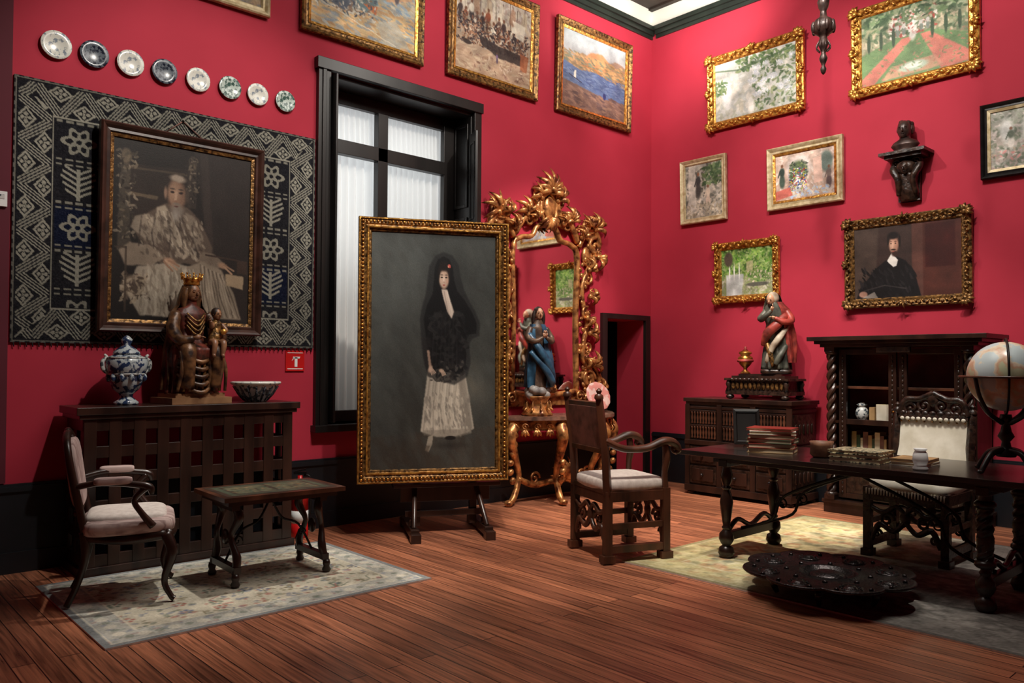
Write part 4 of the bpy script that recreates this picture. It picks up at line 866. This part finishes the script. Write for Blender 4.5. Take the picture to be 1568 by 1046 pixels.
b.push(TR((0,.02,.17))@RX(70));b.lathe([(.06,0),(.15,.02),(.165,.03),(.16,.035),(.10,.015),(.001,.01)],'bonew',n=36,lob=12,amp=.02);b.pop();b.obj('decorative_plate_on_stand',(6.70,5.90,ZT),-10)

# ------------------------------------------------------------------ MIDDLE CHAIR
def spanish_chair(name,loc,rz,backm,seatm,topz=1.2,crest=False):
    b=B();wo='walnut' if not crest else 'darkc'
    for sy in(-1,1):
        y=sy*.27
        b.box((.24,y,.28),(.055,.055,.46),wo);b.box((-.23,y,.27),(.055,.055,.46),wo)
        b.tube([(-.23,y,.48),(-.25,y,.8),(-.30,y,topz-.03)],[.036,.033,.03],wo,4)
        b.lathe([(.022,0),(.034,.012),(.03,.035),(.014,.045),(.022,.065),(.004,.085)],wo,(-.302,y,topz-.04),12)
        b.box((0,y,.09),(.46,.045,.05),wo);b.box((0,y,.25),(.44,.03,.04),wo);b.box((0,y,.46),(.48,.04,.07),wo)
        for x in(.24,-.23): b.box((x,y,.025),(.095,.075,.05),wo)
        if not crest:
            b.curve([(-.255,y,.86),(-.1,y,.80),(.08,y,.80),(.22,y,.845),(.31,y,.83),(.345,y,.78),(.32,y,.755)],[.026,.026,.028,.032,.032,.026,.014],wo,8,1.3)
            b.curve([(.24,y,.48),(.235,y,.62),(.25,y,.72),(.24,y,.82)],[.026,.022,.03,.024],wo)
            b.scroll((.315,y,.79),.04,wo,1.5,1.2,.014,-1)
    for x in(.25,-.23):
        b.box((x,0,.45),(.035,.5,.08),wo)
        for sy in(-1,1):
            b.curve([(x,sy*.24,.12),(x,sy*.18,.24),(x,sy*.08,.20),(x,0,.28)],[.018,.024,.02,.018],wo)
            b.curve([(x,sy*.24,.36),(x,sy*.15,.33),(x,sy*.06,.38),(x,0,.33)],[.018,.02,.018,.016],wo)
            b.scroll((x,sy*.13,.28),.055,wo,0,1.3,.015,1,'yz');b.scroll((x,sy*.2,.17),.035,wo,0,1.2,.012,1,'yz')
        b.ell((x,0,.30),(.02,.04,.055),wo)
    b.box((0,0,.495),(.50,.56,.03),wo)
    b.pad((.01,0,.53),(.265,.285,.06),seatm)
    for i in range(26):
        y=-.27+.54*i/25;b.tube([(.268,y,.50),(.272,y,.455)],[.007,.004],seatm,5)
    bh0,bh1=(.80,1.10) if not crest else (.62,1.0)
    sl=math.degrees(math.atan2(.05,topz-.83))
    b.box((-.268,0,(bh0+bh1)/2),(.03,.50,bh1-bh0),backm,RY(-sl))
    b.box((-.282,0,bh1+.015),(.035,.50,.035),wo,RY(-sl))
    b.box((-.252,0,bh0-.015),(.035,.50,.035),wo,RY(-sl))
    for i in range(9):
        for z in(bh0+.02,bh1-.02):
            xx=-.253-(z-.83)*.13;b.ell((xx+.003,-.23+.46*i/8,z),(.006,.009,.009),'brass' if not crest else 'golddk',None,6,5)
    if crest:
        for i in range(18): b.tube([(-.236,-.235+.47*i/17,bh0),(-.236,-.235+.47*i/17,bh0-.03)],.006,backm,5)
        for i in range(12): b.sup((-.262,-.22+.04*i,bh1),(.008,.016,.014),backm)
        for sy in(-1,1):
            b.scroll((-.285,sy*.16,1.08),.07,wo,0,1.4,.018,sy,'yz');b.scroll((-.285,sy*.06,1.10),.06,wo,1,1.4,.016,-sy,'yz')
            b.curve([(-.28,sy*.25,1.03),(-.285,sy*.2,1.14),(-.285,sy*.1,1.15),(-.285,0,1.2)],[.02,.026,.024,.022],wo)
        for i in range(9): b.ell((-.275,-.22+.055*i,1.04),(.016,.026,.022),wo)
        b.ell((-.285,0,1.15),(.02,.05,.06),wo)
    b.obj(name,loc,rz,.003)
spanish_chair('carved_wooden_armchair',(4.63,3.87,.012),-22,'leather','white',1.19)
spanish_chair('carved_back_side_chair',(6.22,2.32,.012),180,'parch','parch',1.08,True)

# ------------------------------------------------------------------ CABINET
b=B();c='darkc'
X0,X1,Y0,Y1=7.42,7.96,3.99,5.20
b.bb(X0,X1,Y0,Y1,.07,1.0,'blackw')
b.bb(X0-.04,X1,Y0-.04,Y1+.04,1.02,1.06,'dark');b.bb(X0-.02,X1,Y0-.02,Y1+.02,.99,1.02,'dark')
b.bb(X0-.03,X1,Y0-.03,Y1+.03,.04,.11,'dark');b.bb(X0-.03,X1,Y0-.03,Y1+.03,.55,.60,'dark');b.bb(X0-.015,X1,Y0-.015,Y1+.015,.94,.97,'dark')
for yy in(Y0,Y0+.405,Y0+.805,Y1-.0): b.bb(X0-.02,X0,yy-.03,yy+.03,.11,.99,'dark')
for k in range(3):
    ya=Y0+.035+.403*k;yb_=ya+.33
    for zr in(.62,.78):
        n=9
        for i in range(n):
            yy=ya+.02+(yb_-ya-.04)*i/(n-1);b.lathe([(.011,0),(.014,.01),(.007,.03),(.015,.065),(.007,.10),(.014,.12),(.011,.13)],'walnut',(X0-.012,yy,zr),8)
        b.bb(X0-.022,X0,ya,yb_,zr+.13,zr+.15,'dark')
    for z0_,z1_ in((.13,.32),(.345,.53)):
        b.bb(X0-.02,X0,ya,yb_,z0_,z1_,c);b.bb(X0-.032,X0-.02,ya+.03,yb_-.03,z0_+.03,z1_-.03,'dark');b.ell((X0-.045,(ya+yb_)/2,(z0_+z1_)/2),(.018,.018,.018),'brass')
for zr in(.13,.62):
    b.bb(X0+.05,X1-.05,Y0-.012,Y0,zr,zr+.3,c)
    for k in range(5): b.ell((X0+.1+k*.085,Y0-.015,zr+.15),(.03,.01,.06),'dark')
for x in(X0+.03,X1-.05):
    for y in(Y0+.03,Y1-.03): b.sup((x,y,.022),(.05,.05,.022),'dark')
b.obj('carved_dark_cabinet',bevel=.003)
b=B()
b.bb(-.36,.36,-.18,.18,.05,.09,c);b.bb(-.32,.32,-.15,.15,.09,.20,c);b.bb(-.37,.37,-.19,.19,.20,.225,c);b.bb(-.31,.31,-.14,.14,.225,.25,'dark');b.bb(-.25,.25,-.10,.10,.25,.27,'dark')
for sx in(-1,1):
    for sy in(-1,1): b.ell((sx*.32,sy*.15,.028),(.045,.04,.028),c);b.lathe([(.03,0),(.02,.04),(.032,.07),(.02,.11)],c,(sx*.335,sy*.155,.09),10)
for i in range(12): b.ell((-.28+.051*i,-.155,.145),(.022,.014,.042),'golddk');b.ell((-.28+.051*i,-.19,.212),(.02,.012,.014),c)
for i in range(5): b.ell((-.325,-.1+.05*i,.145),(.012,.02,.04),c)
b.obj('carved_casket',(7.68,4.42,1.06),-90)
b=B();b.lathe([(.05,0),(.055,.01),(.02,.04),(.02,.06),(.06,.10),(.082,.15),(.075,.18),(.045,.20),(.07,.22),(.065,.235),(.03,.25)],'gold',n=24);b.lathe([(.03,.25),(.012,.27),(.018,.285),(.002,.30)],'redr',n=12);b.lathe([(.083,.125),(.088,.14),(.083,.155)],'redr',n=24);b.obj('gilt_urn',(7.70,4.66,1.331))
# saint statue
b=B()
b.sup((0,0,.025),(.16,.12,.026),c,.3,.4)
b.loft([(0,0,.05,.14,.12,.14),(0,0,.16,.13,.11,.14),(.01,0,.30,.125,.10,.11),(.01,0,.42,.115,.09,.08),(0,0,.52,.10,.08,.05),(-.01,-.01,.62,.12,.08,.03),(-.02,-.02,.70,.10,.07,.02),(-.03,-.04,.75,.05,.05,0)],'greyr',60,9,.08,9)
b.loft([(.05,.02,.12,.13,.10,.12),(.04,.02,.28,.15,.11,.11),(.04,.02,.42,.145,.105,.09),(.02,.01,.56,.14,.10,.07),(0,0,.68,.13,.09,.03),(-.02,-.02,.755,.08,.06,.02)],'redr',48,8,.06,8,math.radians(-70),math.radians(120))
b.curve([(.10,-.06,.62),(.02,-.13,.52),(-.08,-.13,.42),(-.13,-.07,.30)],[.03,.05,.05,.025],'redr',8,.7)
b.curve([(.12,-.05,.5),(.04,-.13,.38),(-.04,-.13,.26),(-.09,-.10,.12)],[.02,.034,.032,.022],'whiter',8,.7)
b.curve([(.10,-.05,.3),(.05,-.12,.2),(0,-.12,.1)],[.03,.035,.03],'greyr');b.curve([(-.1,-.06,.36),(-.06,-.12,.24),(-.02,-.12,.08)],[.02,.03,.02],'golddk',8)
b.curve([(-.1,-.02,.66),(-.15,-.07,.58),(-.10,-.14,.60),(-.04,-.15,.66)],[.035,.04,.03,.02],'greyr');hand(b,(-.035,-.155,.665),(.3,-.1,1),(1,0,0),.07,'skin')
b.curve([(.1,-.02,.66),(.15,-.07,.56),(.08,-.14,.54),(0,-.16,.58)],[.035,.04,.03,.02],'redr');hand(b,(0,-.16,.58),(-1,-.2,.3),(0,0,1),.07,'skin')
b.ell((-.035,-.03,.79),(.066,.068,.075),'whiter');head(b,(-.05,-.065,.775),.06,'skin','hair',-20,18,'hair',None)
b.loft([(-.02,.01,.62,.13,.085,.05),(-.03,-.01,.74,.095,.08,.03),(-.035,-.02,.82,.075,.075,0),(-.04,-.03,.86,.03,.03,0)],'whiter',24,6,.03,5,math.radians(-10),math.radians(190))
b.obj('polychrome_saint_statue',(7.68,4.28,1.331),-66)

# ------------------------------------------------------------------ BOOKCASE
b=B();X0,X1,Y0,Y1,ZT2=7.50,7.97,2.34,3.66,1.64
b.bb(X1-.03,X1,Y0,Y1,.05,ZT2,'intred');b.bb(X0+.06,X1,Y0,Y0+.04,.05,ZT2,'dark');b.bb(X0+.06,X1,Y1-.04,Y1,.05,ZT2,'dark')
for z0_,z1_,o in((1.60,1.63,.04),(1.63,1.66,.08),(1.66,1.70,.13)): b.bb(X0-o,X1,Y0-o,Y1+o,z0_,z1_,'dark')
b.bb(X0,X1,Y0-.02,Y1+.02,0,.10,'dark');b.bb(X0-.02,X1,Y0-.03,Y1+.03,.10,.13,'dark')
for z in(.14,.50,.86,1.20): b.bb(X0+.10,X1-.03,Y0+.04,Y1-.04,z,z+.025,'walnut')
def twist(b,x,y,z0,z1,r,m,turns=7):
    n=int(turns*10);pts=[];
    for s_ in(0,pi):
        pts=[(x+r*.5*math.cos(s_+2*pi*turns*i/n),y+r*.5*math.sin(s_+2*pi*turns*i/n),z0+(z1-z0)*i/n) for i in range(n+1)];b.tube(pts,r*.58,m,7)
    for z in(z0,z1): b.lathe([(r,0),(r*1.3,.015),(r*1.3,.03),(r,.045)],m,(x,y,z-.022),12)
for yy in(Y0+.05,Y1-.05): twist(b,X0+.02,yy,.18,1.55,.045,'dark');b.box((X0+.02,yy,1.58),(.10,.10,.05),'dark');b.box((X0+.02,yy,.155),(.10,.10,.05),'dark')
ym=(Y0+Y1)/2
for ya,yb_ in((Y0+.11,ym-.012),(ym+.012,Y1-.11)):
    for a in(ya,yb_-.07): b.bb(X0+.05,X0+.085,a,a+.07,.15,1.58,'dark')
    for z in(.15,.50,.86,1.53): b.bb(X0+.052,X0+.083,ya+.07,yb_-.07,z,z+.05,'dark')
    for a in(ya+.012,yb_-.058+.0): 
        for i in range(30): b.ell((X0+.048,a+.023,.2+i*.045),(.008,.012,.018),c,None,6,4)
    b.bb(X0+.06,X0+.075,ya+.07,yb_-.07,.20,.50,c)
b.ell((X0+.04,ym+.03,1.0),(.015,.012,.012),'gold')
b.box((X0-.04,ym,1.57),(.03,.3,.05),c)
b.obj('glazed_bookcase_cabinet',bevel=.003)
b=B()
for i,(y,hh,w,m_) in enumerate(((0,.17,.20,'pages'),(.14,.14,.04,'bk3'))): b.box((0,y,hh/2),(.12,w if i==0 else .05,hh),m_,RY(0))
b.box((-.064,0,.09),(.006,.19,.15),'parch',RY(-3));b.obj('parchment_album',(7.72,3.14,.886))
b=B();b.sup((0,0,.075),(.06,.06,.075),'greyceramic');b.lathe([(.03,0),(.05,.01),(.02,.03)],'greyceramic');b.lathe([(.02,0),(.05,.03),(.015,.05)],'greyceramic',(0,0,.13));b.obj('ceramic_jar',(7.72,3.40,.886))
b=B()
yy=0
for i in range(9):
    t=.025+.012*(i%3);h_=.2+.03*((i*7)%3);b.box((0,yy+t/2,h_/2),(.15,t-.002,h_),('bk3','leather','pages','bk2')[i%4]);yy+=t
b.obj('shelf_books',(7.75,3.15,.526))
# ------------------------------------------------------------------ LONG TABLE
b=B();ZT=.78;RG=.012
x0,x1,y0,y1=4.97,5.88,1.18,3.57
b.bb(x0,x1,y0,y1,ZT-.035,ZT,'ttop');b.bb(x0+.08,x1-.08,y0+.25,y1-.25,ZT-.075,ZT-.035,'blackw')
prof=[(.045,0),(.06,.03),(.05,.07),(.028,.085),(.04,.10),(.055,.13),(.05,.17),(.025,.20),(.035,.215),(.025,.23),(.032,.27),(.042,.34),(.048,.40),(.036,.46),(.024,.49),(.038,.505),(.024,.52),(.04,.56),(.045,.60),(.03,.66),(.04,.69)]
for xx in(5.10,5.77):
    for yy in(1.54,3.24):
        b.lathe(prof,'dark',(xx,yy,RG+.002),18)
        if yy<2: twist(b,xx,yy,.28,.62,.045,'dark',3)
for yy in(1.54,3.24):
    b.box((5.435,yy,.165),(.64,.05,.06),'dark');b.curve([(5.12,yy,.2),(5.25,yy,.27),(5.435,yy,.21),(5.62,yy,.27),(5.75,yy,.2)],.018,'dark')
    b.box((5.435,yy,.70),(.78,.07,.05),'dark')
    s_=1 if yy<2 else -1
    for xx in(5.30,5.6): b.curve([(xx,yy,.20),(xx,yy+s_*.25,.30),(xx,yy+s_*.35,.48),(xx,yy+s_*.75,.66),(xx,2.39,.70)],.011,'iron');b.scroll((xx,yy+s_*.33,.42),.05,'iron',0,1.2,.008,1,'yz')
b.obj('long_library_table',bevel=.003)
TT=.7815
def books(name,loc,rz,lst,w,l):
    b=B();z=0
    for i,(t,m_,a) in enumerate(lst):
        b.push(RZ(a));b.bb(-w/2,w/2,-l/2,l/2,z,z+.004,m_);b.bb(-w/2+.006,w/2-.004,-l/2+.004,l/2-.006,z+.004,z+t-.004,'pages');b.bb(-w/2,w/2,-l/2,l/2,z+t-.004,z+t,m_);b.bb(w/2-.005,w/2,-l/2,l/2,z,z+t,m_);b.pop();z+=t+.0005
    b.obj(name,loc,rz)
books('stack_of_books',(5.36,3.02,TT),20,[(.034,'bk3',0),(.034,'bk1',5),(.03,'bk2',-6),(.032,'bk1',3),(.026,'parch',10),(.02,'bk1',-4)],.24,.32)
books('inlaid_box_stack',(5.30,2.34,TT),4,[(.03,'inlay',0),(.025,'inlay',3),(.02,'inlay',-3)],.28,.33)
books('flat_books',(5.38,2.03,TT),0,[(.02,'parch',0),(.022,'bk3',4)],.24,.22)
for xx,yy,s_ in((5.30,2.62,1.15),(5.47,2.68,1.0)):
    b=B();b.lathe([(.045*s_,0),(.062*s_,.02),(.06*s_,.07*s_),(.066*s_,.095*s_),(.06*s_,.095*s_),(.05*s_,.03),(.001,.02)],'terra',n=22);b.obj('small_pot',(xx,yy,TT))
b=B();b.lathe([(.04,0),(.045,.01),(.035,.03),(.045,.06),(.04,.10),(.03,.115),(.04,.13),(.036,.13),(.025,.115),(.001,.1)],'whitep',n=24);b.obj('white_ceramic_jar',(5.12,1.90,TT))
b=B();b.push(TR((0,0,.145))@RX(-14));b.bb(-.09,.09,-.01,.0,-.13,.13,'blackw');b.frame(.20,.28,[(0,0),(0,.02),(.02,.024),(.03,.012)],'blackw');b.pop();b.tube([(0,.12,.008),(0,.05,.2)],.008,'blackw');b.obj('desk_photo_frame',(5.6,3.38,TT+.004),-50)
b=B()
b.lathe([(.0,0)]+[(.205*math.sin(pi*i/24),.205-.205*math.cos(pi*i/24)) for i in range(1,24)]+[(.0,.41)],'globe',(0,0,.37),40)
b.lathe([(.215,0),(.245,0),(.245,.012),(.215,.012),(.215,0)],'walnut',(0,0,.565),48)
b.tube([(.222*math.cos(q),0,.575+.222*math.sin(q)) for q in np.linspace(0,2*pi,48,endpoint=False)],.007,'iron',6,1,True)
b.lathe([(.05,0),(.06,.02),(.03,.05),(.022,.09),(.045,.12),(.03,.15),(.02,.2),(.035,.22),(.03,.25)],'blackw',(0,0,.10),18)
for i in range(4):
    q=pi/4+pi/2*i;cx,cy=math.cos(q),math.sin(q)
    b.curve([(.03*cx,.03*cy,.14),(.11*cx,.11*cy,.12),(.17*cx,.17*cy,.05),(.19*cx,.19*cy,.018),(.215*cx,.215*cy,.022)],[.02,.018,.016,.014,.008],'blackw')
    b.curve([(.03*cx,.03*cy,.30),(.13*cx,.13*cy,.36),(.20*cx,.20*cy,.46),(.232*cx,.232*cy,.566)],[.015,.013,.012,.012],'blackw')
b.obj('terrestrial_globe',(5.34,1.50,TT),20)
# ------------------------------------------------------------------ BRAZIER
b=B()
prof=[(.02,.095),(.10,.10),(.15,.115),(.162,.135),(.172,.14),(.185,.132),(.24,.130),(.34,.135),(.455,.142),(.475,.15),(.488,.150),(.492,.142),(.48,.130),(.34,.12),(.22,.10),(.10,.06),(.02,.06)]
n=200;vs=[]
for (r,z) in prof:
    for j in range(n):
        q=2*pi*j/n;k=0 if r<.2 else min(1,(r-.2)/.28);rr_=r*(1+.15*k*(abs(math.cos(4*q))**.45-.75));vs.append((rr_*math.cos(q),rr_*math.sin(q),z))
fs=[(i*n+j,i*n+(j+1)%n,(i+1)*n+(j+1)%n,(i+1)*n+j) for i in range(len(prof)-1) for j in range(n)];b.add(vs,fs,'brass')
for i in range(8):
    q=2*pi*i/8
    b.lathe([(.075,0),(.07,.012),(.055,.006),(.04,.006),(.03,.018),(.001,.022)],'brass',(.365*math.cos(q),.365*math.sin(q),.130),20)
    for kk in range(10):
        a=2*pi*kk/10;b.ell((.365*math.cos(q)+.054*math.cos(a),.365*math.sin(q)+.054*math.sin(a),.138),(.007,.007,.006),'iron',None,6,4)
    for dq in(-.28,.28): b.ell((.43*math.cos(q+dq*.8),.43*math.sin(q+dq*.8),.145),(.014,.014,.01),'brass',None,8,6)
    b.ell((.24*math.cos(q+.39),.24*math.sin(q+.39),.134),(.016,.016,.01),'brass',None,8,6)
for i in range(6):
    q=2*pi*i/6+.3;b.curve([(.28*math.cos(q),.28*math.sin(q),.12),(.33*math.cos(q),.33*math.sin(q),.07),(.31*math.cos(q),.31*math.sin(q),.012)],[.02,.022,.014],'brass')
b.lathe([(.12,.10),(.10,.125),(.06,.14),(.02,.142)],'brass',n=30)
b.obj('lobed_metal_brazier',(4.74,2.30,.013))
# ------------------------------------------------------------------ BUST ON CORBEL
b=B()
b.loft([(0,0,.0,.10,.07),(0,0,.02,.10,.07),(0,0,.06,.13,.085),(0,0,.09,.11,.075),(0,-.005,.12,.05,.05),(0,-.01,.16,.045,.045)],'bronze',28)
head(b,(0,-.02,.205),.085,'bronze','bronze',6,4,None,None)
for i in range(14):
    a=i*1.3;b.ell((.045*math.cos(a),.015+.035*math.sin(a),.255+.02*math.sin(i)),(.032,.032,.03),'bronze',None,8,6)
for sx in(-1,1): b.ell((sx*.058,.02,.21),(.02,.035,.05),'bronze')
b.obj('bronze_head_bust',(XW-.14,3.05,3.472),-90)
b=B()
b.bb(-.21,.21,-.25,0,-.03,0,'darkc');b.bb(-.17,.17,-.21,0,-.06,-.03,'darkc');b.bb(-.1,.1,-.05,0,-.46,-.06,'darkc')
b.sup((0,-.10,-.14),(.10,.08,.08),'darkc');head(b,(0,-.14,-.15),.062,'darkc','darkc',0,10,None,'short')
for sx in(-1,1): b.curve([(sx*.10,-.05,-.06),(sx*.12,-.12,-.15),(sx*.07,-.14,-.26),(sx*.08,-.08,-.4)],[.03,.035,.03,.025],'darkc');b.scroll((sx*.09,-.12,-.10),.045,'darkc',0,1.3,.014)
b.loft([(0,-.03,-.46,.08,.04),(0,-.05,-.38,.10,.07),(0,-.06,-.28,.08,.07),(0,-.07,-.2,.09,.07)],'darkc',24,6,.1,20)
b.obj('carved_wall_bracket',(XW-.001,3.05,3.47),-90)
b=B()
b.lathe([(.001,0),(.018,.02),(.026,.05),(.012,.08),(.02,.10),(.035,.14),(.02,.18),(.014,.20),(.03,.23),(.045,.27),(.03,.32),(.04,.34),(.085,.37),(.095,.42),(.07,.47),(.03,.50),(.025,.55),(.04,.58),(.05,.63),(.03,.68),(.02,.75),(.03,.80),(.02,.85),(.008,.9),(.008,1.98)],'bronze',n=20)
for i in range(8):
    q=2*pi*i/8;b.ell((.085*math.cos(q),.085*math.sin(q),.41),(.02,.02,.05),'bronze')
    b.curve([(.03*math.cos(q),.03*math.sin(q),.2),(.06*math.cos(q),.06*math.sin(q),.24),(.03*math.cos(q),.03*math.sin(q),.3)],.006,'bronze',5)
b.obj('hanging_lamp_pendant',(6.5,3.19,3.90))

# ------------------------------------------------------------------ LIGHTS
def spot(name,loc,tgt,e,ang=50,r=.06,col=(1,.93,.84),blend=.6):
    l=bpy.data.lights.new(name,'SPOT');l.energy=e;l.spot_size=math.radians(ang);l.spot_blend=blend;l.shadow_soft_size=r;l.color=col
    o=bpy.data.objects.new(name,l);bpy.context.collection.objects.link(o);o.location=loc
    o.rotation_euler=(Vector(tgt)-Vector(loc)).to_track_quat('-Z','Y').to_euler()
def area(name,loc,tgt,e,sx,sy,col=(1,.93,.85)):
    l=bpy.data.lights.new(name,'AREA');l.shape='RECTANGLE';l.size=sx;l.size_y=sy;l.energy=e;l.color=col
    o=bpy.data.objects.new(name,l);bpy.context.collection.objects.link(o);o.location=loc
    o.rotation_euler=(Vector(tgt)-Vector(loc)).to_track_quat('-Z','Y').to_euler()
area('ambient_fill_light',(4.6,3.4,5.75),(5.2,4.6,2),190,3.5,3.5)  # unseen fill added overhead to lift the ambient level, not a room fitting
area('frieze_fill_light',(6.9,5.0,5.25),(7.4,5.7,5.9),50,1.2,1.2)  # unseen fill added to brighten the cream frieze above the cornice
area('daylight_outside',(4.27,6.95,3.1),(4.27,6.5,3.0),19,1.7,1.6,(.96,.98,1))
spot('track_spotlight',(2.6,2.6,5.5),(2.2,6.18,2.4),430,52)
spot('track_spotlight',(5.0,2.8,5.5),(5.5,6.18,3.6),300,70)
spot('track_spotlight',(3.2,2.4,5.5),(4.0,5.3,1.4),440,30)
spot('track_spotlight',(5.6,3.2,5.5),(6.1,6.1,1.8),680,36)
spot('track_spotlight',(4.6,4.2,5.5),(8.0,4.6,3.6),330,70)
spot('track_spotlight',(4.8,2.4,5.5),(8.0,2.8,3.2),330,70)
spot('track_spotlight',(5.0,3.6,5.5),(7.6,4.3,1.5),540,28)
spot('track_spotlight',(5.0,1.6,5.5),(7.5,2.9,1.1),520,34)
spot('track_spotlight',(3.2,5.0,5.5),(2.3,4.8,0),520,30)
spot('track_spotlight',(6.9,4.4,5.5),(6.3,4.4,0),1100,38,col=(1,.86,.72))
spot('track_spotlight',(4.6,1.2,5.5),(5.6,2.5,.8),520,30)
spot('track_spotlight',(3.0,3.0,5.5),(4.5,4.1,.4),640,36,col=(1,.88,.76))
w=bpy.data.worlds.new('w');bpy.context.scene.world=w;w.use_nodes=True;w.node_tree.nodes['Background'].inputs[0].default_value=(.5,.55,.6,1);w.node_tree.nodes['Background'].inputs[1].default_value=.02
# ------------------------------------------------------------------ CAMERA
f=1216.0;S=1568.0
cam=bpy.data.cameras.new('camera');co=bpy.data.objects.new('camera',cam);bpy.context.collection.objects.link(co)
R_=Matrix.Rotation(math.radians(47.56-90),4,'Z')@Matrix.Rotation(math.radians(91.0),4,'X')@Matrix.Rotation(math.radians(.37),4,'Z')
co.matrix_world=TR((0,0,1.4))@R_
cam.sensor_width=36;cam.lens=36*f/S;cam.shift_y=16/S;cam.clip_start=.05
bpy.context.scene.camera=co
try:
    bpy.context.scene.view_settings.view_transform='Standard'
except Exception as ex: print(ex)
